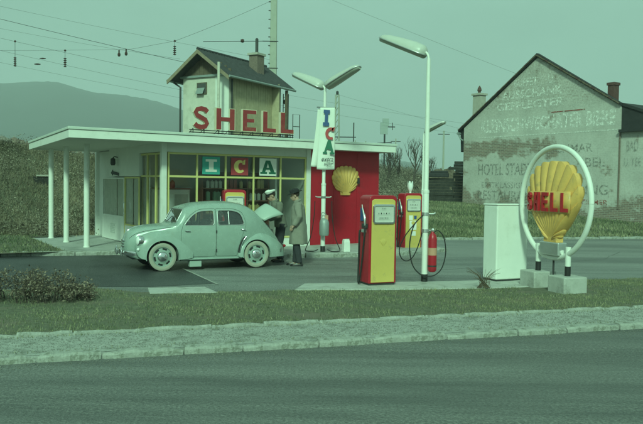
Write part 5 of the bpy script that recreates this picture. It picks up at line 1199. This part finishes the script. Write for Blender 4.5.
# lower lean-to running on to the right
ex_ = MB().prism([(XR, -.5), (1.6, -.5), (1.6, 4.5), (XR, 4.56)], frame_m((0, .32, 0), (1, 0, 0), (0, 0, 1)), .28).build('annex_wall', 'limewashed_brick', gh)
MB().span(XR-.03, XR+.04, -.03, .0, .9, 4.5).build('wall_joint', 'brick_chimney', ex_)
MB().loft([[(XR+.05, -.0, 5.85), (XR+.05, 4.5, 5.85), (XR+.05, 4.5, 5.72), (XR+.05, 0, 5.72)], [(1.8, 0, 4.15), (1.8, 4.5, 4.15), (1.8, 4.5, 4.02), (1.8, 0, 4.02)]]).build('annex_roof', 'dark_roof', gh)
MB().loft([[(XR+.02, .06, 4.56), (XR+.02, .3, 4.56), (XR+.02, .3, 5.7), (XR+.02, .06, 5.7)], [(1.2, .06, 4.5), (1.2, .3, 4.5), (1.2, .3, 4.52), (1.2, .06, 4.52)]]).build('annex_gable', 'dark_roof', gh)
MB().span(XR+.05, 1.75, -.22, .02, 4.48, 4.60).build('annex_ledge', 'dark_roof', gh)
# painted lettering: thin paint sheets on the wall, worn through
GM = lambda x, z: frame_m((x, -.006, z), (1, 0, 0), (0, 0, 1))
def wallpaint(txt, x0, x1, z0, z1, mt, bold=.012, shadow=None):
    if shadow: text_fit('painted_lettering', txt, frame_m((x0+.045, -.004, z0-.03), (1, 0, 0), (0, 0, 1)), x1-x0, z1-z0, shadow, gwl, bold=bold)
    text_fit('painted_lettering', txt, GM(x0, z0), x1-x0, z1-z0, mt, gwl, bold=bold)
wallpaint('BUFFET', -9.40, -7.85, 7.22, 7.62, 'faded_white_letters'); wallpaint('U.', -7.15, -6.75, 7.2, 7.62, 'faded_white_letters')
wallpaint('AUSSCHANK', -10.25, -6.25, 6.60, 7.04, 'faded_white_letters', .025); wallpaint('GEPFLEGTER', -10.6, -6.15, 6.02, 6.44, 'faded_white_letters', .025)
wallpaint('KLEINSCHWECHATER BIERE', -11.75, -3.2, 4.85, 5.60, 'faded_white_letters', .035)
wallpaint('TSCHMAR', -7.3, -4.4, 3.62, 4.05, 'faded_grey_letters'); wallpaint('HOTEL STADT', -11.9, -8.0, 2.5, 3.15, 'faded_dark_letters', .015); wallpaint('ABEL', -5.35, -3.7, 2.9, 3.35, 'faded_grey_letters')
wallpaint('ERSTKLASSIGES', -11.6, -8.35, 1.80, 2.12, 'faded_dark_letters', .005); wallpaint('RESTAURANT', -11.9, -7.6, 1.12, 1.66, 'faded_grey_letters', .02); wallpaint('ING', -4.75, -3.5, 1.55, 2.05, 'faded_grey_letters', .015); wallpaint('ZIMMER', -5.0, -3.5, 1.08, 1.32, 'faded_red_letters', .01)
wallpaint('BAD', -2.6, -2.0, 3.6, 4.1, 'faded_dark_letters', .01); wallpaint('U. TEE', -2.7, -1.85, 2.9, 3.3, 'faded_dark_letters', .01)
MB().span(-6.9, -4.9, -.012, -.001, 5.68, 5.73).build('painted_line', 'faded_red_letters', gwl); MB().span(-11.9, -3.1, -.012, -.001, 4.60, 4.64).build('painted_line', 'faded_white_letters', gwl)

# ------------------------------------------------------------------ stacked timber and a shed beyond
tk = tag(empty('timber_stack', (6.55, 46.2, .55), R(-4)), 'dark stack of old railway sleepers left of the gable house', 'timber stack')
slm = [MB().box((0, 0, 0), (2.7, .26, .17)).mesh('sleeper', 'dark_wood')]
for r_ in range(16):
    for c in range(1):
        for k in ((0, 1) if r_ < 10 else (1,)):
            o = link('sleeper', slm[0], tk); o.location = (1.0+k*1.45+random.uniform(-.25, .25), random.uniform(-.12, .12)+.25*(r_/11), .09+r_*.182); o.rotation_euler = (0, 0, random.uniform(-.05, .05)); o.scale = (.5 if k else .62, 1, 1)
o = tag(MB().box((0, 0, .1), (1.6, .5, .28)).box((.2, 0, .3), (1.1, .4, .16)).build('tarpaulin', 'dark_roof', None, bevel=.05), 'black tarpaulin bundle lying on the sleeper stack', 'tarpaulin'); o.location = (7.3, 46.2, 2.46)
hp_ = MB(); rg = []
for i in range(19):
    f = i/18; x = 7.4+4.4*f; hh = 2.3*math.sin(math.pi*(f*.86+.1))**.8+.15*math.sin(i*2.1)+.12*math.sin(i*5.3)
    rg.append([(x, 56+2.2*math.cos(a)+.2*math.sin(i*1.7+a*3), .9+max(.2, hh)*math.sin(a)*(1+.07*math.sin(a*9+i*2.3))) for a in np.linspace(0, math.pi, 13)])
hp_.loft(rg, closed=False, caps=False); tag(hp_.build('spoil_heap', 'old_wood', None), 'rough dark heap beyond the sleeper stack', 'heap')

# ------------------------------------------------------------------ railway masts, signals, wires
ms = tag(empty('catenary_mast', (-3.62, 52, 3.5)), 'tall concrete railway mast rising behind the signal box', 'mast')
MB().loft([[(x*s_, y*s_, z) for x, y in ((-.26, -.2), (.26, -.2), (.26, .2), (-.26, .2))] for z, s_ in ((0, 1.15), (6.5, .98), (13.5, .80))]).build('shaft', 'mast_concrete', ms, bevel=.03)
for i in range(14): MB().span(-.36+.0, -.22, -.25, -.15, 3.2+i*.62, 3.25+i*.62).build('step_iron', 'dark_metal', ms)
for z in (6.6, 8.5): MB().tube([(-.75, -.2, z), (.36, -.2, z)], .035, 6).build('bracket', 'dark_metal', ms)
MB().lathe([(.10, -.12), (.14, 0), (.10, .12)], 10, Matrix.Translation((-2.2, -.2, 8.5)) @ Matrix.Rotation(R(90), 4, 'Y')).build('insulator', 'insulator', ms); MB().tube([(-5, -.2, 8.4), (-.75, -.2, 8.5)], .025, 5).build('stay_wire', 'wire', ms)
pm = tag(empty('telegraph_pole', (1.17, 60, 3.0)), 'thin pale lattice pole right of the banner', 'pole'); 
for x in (-.22, .22): MB().tube([(x, 0, 0), (x*.55, 0, 6.3)], .07, 5).build('leg', 'mast_concrete', pm)
for i in range(12): 
    z = .4+i*.5; k_ = 1-.45*z/6.3; MB().tube([(-.22*k_, 0, z), (.22*k_, 0, z+.45)], .035, 4).build('lattice', 'mast_concrete', pm)
MB().lathe([(.11, 6.3), (.11, 6.55), (.03, 6.6)], 8).build('cap', 'dark_metal', pm); MB().tube([(-.5, 0, 2.8), (1.6, 0, 2.8)], .04, 5).build('crossarm', 'dark_metal', pm); MB().tube([(1.4, 0, 2.4), (1.4, 0, 4.0)], .05, 5).build('stub', 'dark_metal', pm)
sg2 = tag(empty('railway_signal', (6.0, 70, 3.0)), 'railway signal with light box above the station roof', 'signal')
MB().tube([(0, 0, 0), (0, 0, 4.4)], .09, 6).build('post', 'dark_metal', sg2); MB().span(-.42, .3, -.1, .1, 3.8, 4.9).build('lamp_box', 'zinc', sg2); MB().span(-.2, .4, -.12, .12, 4.6, 5.3).build('lamp_box', 'zinc', sg2); MB().tube([(0, 0, 4.5), (1.0, 0, 4.5)], .05, 5).build('crossarm', 'dark_metal', sg2); MB().tube([(.75, 0, 4.2), (.75, 0, 4.9)], .04, 5).build('stub', 'dark_metal', sg2); MB().tube([(-.7, 0, 2.9), (.7, 0, 3.0)], .05, 5).build('crossarm', 'dark_metal', sg2)
for x, y, h_, nm in ((3.0, 66, 5.3, 'nearer to the banner'), (4.3, 72, 5.6, 'midway above the red wall'), (10.4, 62, 6.0, 'just left of the gable house'), (7.6, 75, 6.1, 'behind the bare trees')):
    q = tag(empty('railway_post', (x, y, 2.6)), 'thin far railway post %s' % nm, 'post', 'thin railway posts on the skyline'); MB().tube([(0, 0, 0), (0, 0, h_-2.0)], [.10, .07], 6).build('shaft', 'mast_concrete', q); MB().tube([(-.5, 0, h_-2.3), (.5, 0, h_-2.3)], .04, 5).build('crossarm', 'dark_metal', q)
def wire(a, b, sag, label, r_=.014, grp='overhead railway wires'):
    a, b = Vector(a), Vector(b); n = 16; o = tag(MB().tube([a.lerp(b, i/n)-Vector((0, 0, sag*4*(i/n)*(1-i/n))) for i in range(n+1)], r_*.65, 4).build('overhead_wire', 'wire', None), label, 'wire', grp); return o
WL = [((-24, 48, 13.8), (-3.7, 52, 10.7), .1, 'highest thin wire on the left', .009), ((-24, 48, 13.05), (-9.0, 48, 9.75), .05, 'dark double wire high on the left', .02), ((-24, 48, 12.3), (-9.5, 48, 10.0), .1, 'third thin wire from the top on the left', .008), ((-24, 48, 11.75), (-8.5, 48, 8.65), .06, 'thin wire running down to the signal box eave', .011), ((-24, 48, 10.95), (-8.8, 48, 7.85), .06, 'thin wire just above the distant hill', .009), ((-24, 48, 10.1), (-8.6, 48, 7.3), .05, 'lowest thin wire crossing the distant hill', .008),
      ((-22, 48, 10.38), (-12.75, 48, 10.60), .03, 'level span wire between hanging insulators', .010), ((-12.75, 48, 10.60), (-9.85, 48, 11.18), .0, 'span wire rising to the hanging insulator', .012), ((-9.85, 48, 11.18), (-3.62, 52, 15.0), .08, 'span wire rising steeply to the concrete mast', .013),
      ((-9, 60, 20.9), (25, 60, 8.0), .25, 'long thin wire slanting down towards the gable house', .011), ((-3.5, 60, 9.3), (14, 60, 6.8), .1, 'upper thin wire above the red wall', .008), ((-3.5, 60, 8.35), (14, 60, 5.9), .1, 'lower thin wire above the red wall', .008), ((1.2, 60, 9.3), (24, 62, 3.8), .1, 'thin wire from the lattice pole to the gable house', .008)]
for a, b, sg, lb, r_ in WL: wire(a, b, sg, lb, r_)
def hanger(x, zt, zb, label, big=1):
    h_ = tag(empty('insulator', (x, 48, zt)), label, 'insulator', 'insulators on the overhead wires'); MB().tube([(0, 0, 0), (0, 0, zb-zt)], .012, 4).build('rod', 'wire', h_)
    pr = [];
    for k in range(5): z = zb-zt+k*.13; pr += [(.03, z), (.10*big, z+.03), (.10*big, z+.06), (.03, z+.10)]
    MB().lathe(pr, 8).build('disc_stack', 'insulator', h_, smooth=30); MB().lathe([(.07, -.05), (.08, 0), (.05, .06)], 6).build('clip', 'insulator', h_)
hanger(-20.43, 11.0, 9.35, 'dark insulator hanging near the left picture edge'); hanger(-17.12, 10.45, 9.35, 'dark insulator hanging left of centre of the hill'); hanger(-9.87, 11.18, 10.25, 'dark insulator hanging above the signal box eave')
for x, z, lb in ((-13.55, 10.25, 'left one of a close pair of small insulators'), (-13.08, 10.32, 'right one of a close pair of small insulators')):
    h_ = tag(empty('insulator', (x, 48, z)), lb, 'insulator', 'insulators on the overhead wires'); MB().lathe([(.03, -.15), (.09, -.1), (.10, .02), (.05, .12), (.05, .28)], 8).build('bell', 'insulator', h_)
for x, z, lb in ((-18.6, 9.9, 'upper small flat clamp on the wires'), (-18.95, 9.52, 'lower small flat clamp on the wires')):
    q = tag(MB().lathe([(.02, -.06), (.2, -.03), (.22, .03), (.05, .08)], 8).build('wire_clamp', 'insulator', None), lb, 'clamp', 'clamps on the overhead wires'); q.location = (x, 48, z); q.scale = (1, .5, .7)

# rubble along the embankment ridge, trackside box
rp = tag(empty('rubble_heap', (-14.6, 30.4, 3.6)), 'low heap of rubble stones along the embankment ridge', 'rubble')
stm = []
for k in range(5):
    mb = MB(); ball(mb, (0, 0, 0), (.16, .13, .09), 5); r_ = random.Random(k); mb.v = [(x*r_.uniform(.75, 1.2), y*r_.uniform(.75, 1.2), z*r_.uniform(.7, 1.3)) for x, y, z in mb.v]; stm.append(mb.mesh('rubble_stone', 'stone' if k % 2 else 'brick_chimney'))
for i in range(70):
    f = random.random(); o = link('rubble_stone', stm[i % 5], rp); x = f*5.2; y = f*3.0+random.uniform(-.3, .3); s_, d_ = SD(-14.6+x, 30.4+y); o.location = (x, y, float(hz_(s_, d_))-3.6+.05+random.random()*.28*(1 if f < .8 else .5)); o.rotation_euler = (random.random()*.6, random.random()*.6, random.random()*6); sc_ = random.uniform(.6, 1.5); o.scale = (sc_*1.3, sc_, sc_)
tb = tag(empty('trackside_box', (-10.5, 27.2, 1.0), R(30)), 'dark trackside box with pale boards half hidden in the brush', 'box')
MB().span(-.35, .25, -.2, .3, .1, 1.0).build('body', 'dark_wood', tb)
for z, x0 in ((.32, -.55), (.42, -.5), (1.02, -.3)): MB().span(x0, .12, -.26, -.2, z, z+.05).build('board', 'pale_chimney', tb)

# ------------------------------------------------------------------ vegetation
def blades(name, pts, hmin, hmax, wmin, wmax, material, label, lean=.5, tonef=None):
    """one narrow triangle per blade; pts (n,3)"""
    n = len(pts); an = rng.uniform(0, 2*np.pi, n); h_ = rng.uniform(hmin, hmax, n)*rng.uniform(.6, 1, n); w_ = rng.uniform(wmin, wmax, n); la = rng.uniform(0, 2*np.pi, n); lv = rng.uniform(0, lean, n)*h_
    V = np.empty((n, 3, 3)); dx, dy = np.cos(an)*w_/2, np.sin(an)*w_/2
    V[:, 0] = pts-np.stack([dx, dy, np.full(n, .01)], 1); V[:, 1] = pts+np.stack([dx, dy, np.full(n, -.01)], 1); V[:, 2] = pts+np.stack([np.cos(la)*lv, np.sin(la)*lv, h_], 1)
    tone = np.clip(rng.normal(.45, .22, n)+(tonef(pts) if tonef else 0), 0, 1)
    return tag(np_mesh(name, V.reshape(-1, 3), np.arange(3*n).reshape(-1, 3), material, None, tone), label, 'grass', kind='stuff')
def patch(p): return .22*np.sin(p[:, 0]*2.1+np.sin(p[:, 1]*1.7)*1.5)*np.sin(p[:, 1]*2.7+p[:, 0]*.8)+.10*np.sin(p[:, 0]*6.3+p[:, 1]*5.1)
# verge
n = 130000; x = rng.uniform(-9, 11, n); f = rng.uniform(.0, 1.0, n)**.9; y0 = np.array([inner_y(q) for q in x]); y1 = np.interp(x, ex, ey)+.04*np.sin(x*7)+.03*np.sin(x*17); y = y0+(y1-y0)*f
z = .08*(1-f)+.022*f+.020*np.sin(x*1.7+y)*np.sin(y*2.3+x*.7)*np.sin(np.pi*f)
P_ = np.stack([x, y, z], 1); keep = ~(((x > 3.6) & (x < 4.8) & (y > 12.35) & (y < 13.7))|((x > -3.0) & (x < -1.75) & (y > 11.87) & (y < 12.7))|((x > -.5) & (x < 4.2) & (y > 12.5+.2*(x+.5))))
keep &= rng.random(n) < np.clip(.55+1.8*patch(P_), .06, 1); P_ = P_[keep]
blades('verge_grass', P_, .012, .05, .007, .015, 'grass_blade', 'short tufty grass on the verge by the footpath', .9, lambda p: patch(p)*.5+.10*rng.normal(size=len(p)))
# weeds between kerb stones
n = 2600; t = rng.uniform(-8.5, 9.5, n); w_ = np.where(rng.random(n) < .6, 1.0+rng.normal(0, .035, n), .22+rng.normal(0, .03, n)); P_ = np.array([rd(a, b)+(.06,) for a, b in zip(t, w_)]); blades('kerb_weeds', P_, .015, .05, .008, .016, 'grass_blade', 'thin weeds growing along the kerb stones', .9)
n = 20000; t = rng.uniform(-8.5, 9.5, n); w_ = np.where(rng.random(n) < .62, rng.uniform(.2, 1.03, n), np.where(rng.random(n) < .5, -rng.exponential(.25, n)-.02, -rng.exponential(.12, n)-.02)); zz = np.where(w_ > 0, .068, .003)
C = np.array([rd(a, b) for a, b in zip(t, w_)]); C = np.column_stack([C, zz]); r_ = rng.uniform(.002, .0075, n)*np.where(rng.random(n) < .05, 1.8, 1)
O = np.array([(1, 0, 0), (0, 1, 0), (-1, 0, 0), (0, -1, 0), (0, 0, .8), (0, 0, -.6)]); V = (C[:, None, :]+O[None]*r_[:, None, None]*rng.uniform(.7, 1.3, (n, 6, 1))).reshape(-1, 3); T = np.array([(0, 1, 4), (1, 2, 4), (2, 3, 4), (3, 0, 4), (1, 0, 5), (2, 1, 5), (3, 2, 5), (0, 3, 5)])
tag(np_mesh('gravel', V, (np.arange(n)[:, None, None]*6+T[None]).reshape(-1, 3), 'pebble'), 'loose gravel strewn over footpath and road edge', 'gravel', kind='stuff')
# bank and lawns
n = 90000; s_ = rng.uniform(2.8, 30, n); a = dkf(s_)+.1; d_ = a+rng.random(n)**1.1*(np.minimum(d0f(s_)+1.5, 17)-a); k_ = (d_ > a) & ~((s_ > 18.7) & (d_ > -3)); s_, d_ = s_[k_], d_[k_]
P_ = np.stack([PX+Uu[0]*s_+Nn[0]*d_, PY+Uu[1]*s_+Nn[1]*d_, hz_(s_, d_)], 1); blades('bank_grass', P_, .06, .16, .02, .05, 'grass_blade', 'rough grass on the bank below the gable house', .8, lambda p: patch(p*.4)-.05)
n = 30000; s_ = rng.uniform(-24, -6.2, n); a = dkf(s_)+.1; d_ = a+rng.random(n)*(d0f(s_)+.2+2.2*rng.random(n)-a); P_ = np.stack([PX+Uu[0]*s_+Nn[0]*d_, PY+Uu[1]*s_+Nn[1]*d_, hz_(s_, d_)], 1); blades('lawn_grass', P_, .03, .09, .015, .03, 'grass_blade', 'short lawn left of the station pavement', .8, lambda p: patch(p*.5)-.1)
# brush: leaves and stems, in clumps over the embankment
def leaves(C, size, flat=.5):
    n = len(C); a = rng.normal(size=(n, 3)); a[:, 2] *= .7; a /= np.linalg.norm(a, axis=1)[:, None]; b = np.cross(a, rng.normal(size=(n, 3))); b /= np.linalg.norm(b, axis=1)[:, None]
    sz = size*rng.uniform(.5, 1.3, n)[:, None]; V = np.empty((n, 4, 3)); V[:, 0] = C-a*sz; V[:, 1] = C+b*sz*flat; V[:, 2] = C+a*sz; V[:, 3] = C-b*sz*flat
    return V.reshape(-1, 3), np.arange(4*n).reshape(-1, 4)
def brush(name, srange, drange, nclump, per, size, label, hgt=(.3, 1.0), tbias=0, zextra=0, mat_='brush_leaf'):
    s_ = rng.uniform(*srange, nclump); d_ = d0f(s_)+rng.uniform(*drange, nclump); hh = rng.uniform(*hgt, nclump); rr = rng.uniform(.25, .7, nclump); tn = rng.normal(.42+tbias, .16, nclump)+.22*np.sin(s_*1.3+d_*.6)*np.sin(d_*1.1-s_*.5)+.12*np.sin(s_*3.1)*np.sin(d_*2.7)
    idx = np.repeat(np.arange(nclump), per); n = len(idx); ang = rng.uniform(0, 2*np.pi, n); ra = rr[idx]*np.sqrt(rng.random(n)); S2 = s_[idx]+np.cos(ang)*ra; D2 = d_[idx]+np.sin(ang)*ra
    Z = hz_(S2, D2)+hh[idx]*rng.random(n)**.8*(1-.55*(ra/rr[idx])**2)+zextra; C = np.stack([PX+Uu[0]*S2+Nn[0]*D2, PY+Uu[1]*S2+Nn[1]*D2, Z], 1)
    V, F = leaves(C, size, .38); return tag(np_mesh(name, V, F, mat_, None, np.clip(tn[idx]+rng.normal(0, .11, n), 0, 1)), label, 'brush', kind='stuff')
n = 170000; s_ = rng.uniform(-26, 0, n); d_ = d0f(s_)+rng.uniform(-.5, 9.5, n); P_ = np.stack([PX+Uu[0]*s_+Nn[0]*d_, PY+Uu[1]*s_+Nn[1]*d_, hz_(s_, d_)], 1)
blades('bank_dry_grass', P_, .06, .24, .012, .03, 'dry_grass', 'long dry grass covering the embankment left of the station', 1.0, lambda p: patch(p*.35)*1.1+patch(p*1.3)*.6)
brush('embankment_brush', (-26, -1), (-.3, 9.0), 900, 80, .034, 'dense dry brush covering the embankment slope left of the station', (.15, .7))
brush('embankment_brush', (-26, 0), (-1.0, 1.2), 300, 70, .04, 'dark green undergrowth along the embankment foot', (.15, .5), -.12)
brush('embankment_brush', (3, 34), (-1.2, 9.0), 2200, 60, .055, 'dense dry brush on the embankment right of the station', (.3, 1.1), -.08)
# hedge like shrub in the foreground
def shrub(label, cx, cy, rx, ry, rz, h_, nleaf, nst, size, rot):
    t_ = tag(empty('shrub', (cx, cy, .03), rot), label, 'shrub'); st_ = MB(); tips = []
    for i in range(nst):
        x, y = random.uniform(-rx, rx), random.uniform(-ry, ry); e = max(.25, (1-(x/rx)**4*.55))*random.uniform(.65, 1.0); q = [(x*.9, y*.8, 0)]
        for k in range(1, 5): q.append((x*.9+random.uniform(-.05, .05)*k, y*.8+random.uniform(-.05, .05)*k, h_*e*k/4))
        st_.tube(q, [.007, .006, .005, .004, .002], 4); tips += [(q[a], q[a+1]) for a in range(1, 4)]
    so_ = st_.build('stems', 'bark', t_); so_['kind'] = 'stuff'
    C = []
    for i in range(nleaf):
        a, b = random.choice(tips); f_ = random.random(); C.append([a[k]+(b[k]-a[k])*f_+random.gauss(0, .035) for k in range(3)])
    C = np.array(C); C[:, 2] = np.maximum(C[:, 2], .02); V, F = leaves(C, size, .5); tn = np.clip(.25+.35*C[:, 2]/h_*0+rng.normal(.2, .24, len(C)), 0, 1)
    o = np_mesh('foliage', V, F, 'hedge_leaf', t_, tn); o['kind'] = 'stuff'; return t_
shrub('low brown leafy hedge shrub in the left foreground grass', -4.85, 10.75, 1.5, .40, 0, .52, 8000, 230, .021, R(14))
sc_ = tag(empty('weed_tuft', (2.95, 12.95, .05)), 'dry straggly weed tuft in front of the white cabinet', 'weed'); tw = MB()
for i in range(34):
    a = random.uniform(0, 6.28); L_ = random.uniform(.12, .42); tw.tube([(0+random.uniform(-.12, .12), 0, 0), (math.cos(a)*L_*.3, math.sin(a)*L_*.2, L_*.6), (math.cos(a)*L_*.8, math.sin(a)*L_*.5, L_*random.uniform(.6, 1))], [.005, .004, .002], 4)
o = tw.build('stems', 'old_wood', sc_); o['kind'] = 'stuff'
# bare trees on the skyline
def bare_tree(label, x, y, z, H, seed_):
    r_ = random.Random(seed_); t_ = tag(empty('bare_tree', (x, y, z)), label, 'tree', 'bare trees on the skyline'); tr = MB(); tw = MB()
    def grow_(p, d, L_, rad, lev):
        p = Vector(p); d = Vector(d).normalized(); q = [p]
        for k in range(3): d = (d+Vector((r_.gauss(0, .13), r_.gauss(0, .13), .06))).normalized(); p = p+d*L_/3; q.append(p)
        (tr if lev < 1 else tw).tube(q, [rad, rad*.85, rad*.7, rad*.55], 4 if lev else 6, caps=False)
        if lev >= 4: return
        for k in range(r_.choice((3, 3, 4)) if lev else 6):
            a = r_.uniform(0, 6.28); sp = r_.uniform(.35, .85); up = Vector((math.cos(a)*sp, math.sin(a)*sp, r_.uniform(.5, 1.0))); b = q[r_.choice((1, 2, 3, 3))] if lev else q[0].lerp(q[3], r_.uniform(.35, 1)); grow_(b, d*.55+up, L_*r_.uniform(.5, .72), max(.006, rad*.5), lev+1)
    grow_((0, 0, 0), (0, 0, 1), H*.42, H*.022, 0)
    tr.build('trunk', 'bark', t_); o = tw.build('crown', 'bark', t_); return t_
names = ['left of the far lamp post', 'right behind the white globe', 'tallest behind the far lamp post', 'slender one near the shed', 'broad one over the red wall corner', 'behind the sleeper stack', 'leaning towards the gable house', 'low one right of the red wall', 'twin stemmed one beyond the railway signal', 'thin one by the lattice pole']
for i, (x, y, H) in enumerate(((5.4, 58, 3.6), (6.4, 61, 4.2), (7.6, 60, 4.6), (8.9, 63, 3.6), (4.9, 55, 3.0), (8.4, 57, 2.6))):
    bare_tree('bare leafless tree on the skyline, %s' % names[i], x, y, 2.1 if y < 59 else 2.0, H, 100+i)
# saplings on the near embankment right of the station
# haze: one even volume of misty air
hz = MB().span(-3900, 3900, -500, 3000, -1.2, 290).build('haze', 'white_paint', None); hz.data.materials.clear()
hm = bpy.data.materials.new('misty_air'); hm.use_nodes = True; hn = hm.node_tree; hn.nodes.clear(); ho_ = hn.nodes.new('ShaderNodeOutputMaterial'); hv = hn.nodes.new('ShaderNodeVolumePrincipled'); hv.inputs['Color'].default_value = (.92, .95, 1, 1); hv.inputs['Density'].default_value = .0006; hv.inputs['Anisotropy'].default_value = .1; hn.links.new(hv.outputs[0], ho_.inputs['Volume']); hz.data.materials.append(hm)
tag(hz, 'thin misty air over the whole place', 'haze', kind='stuff')
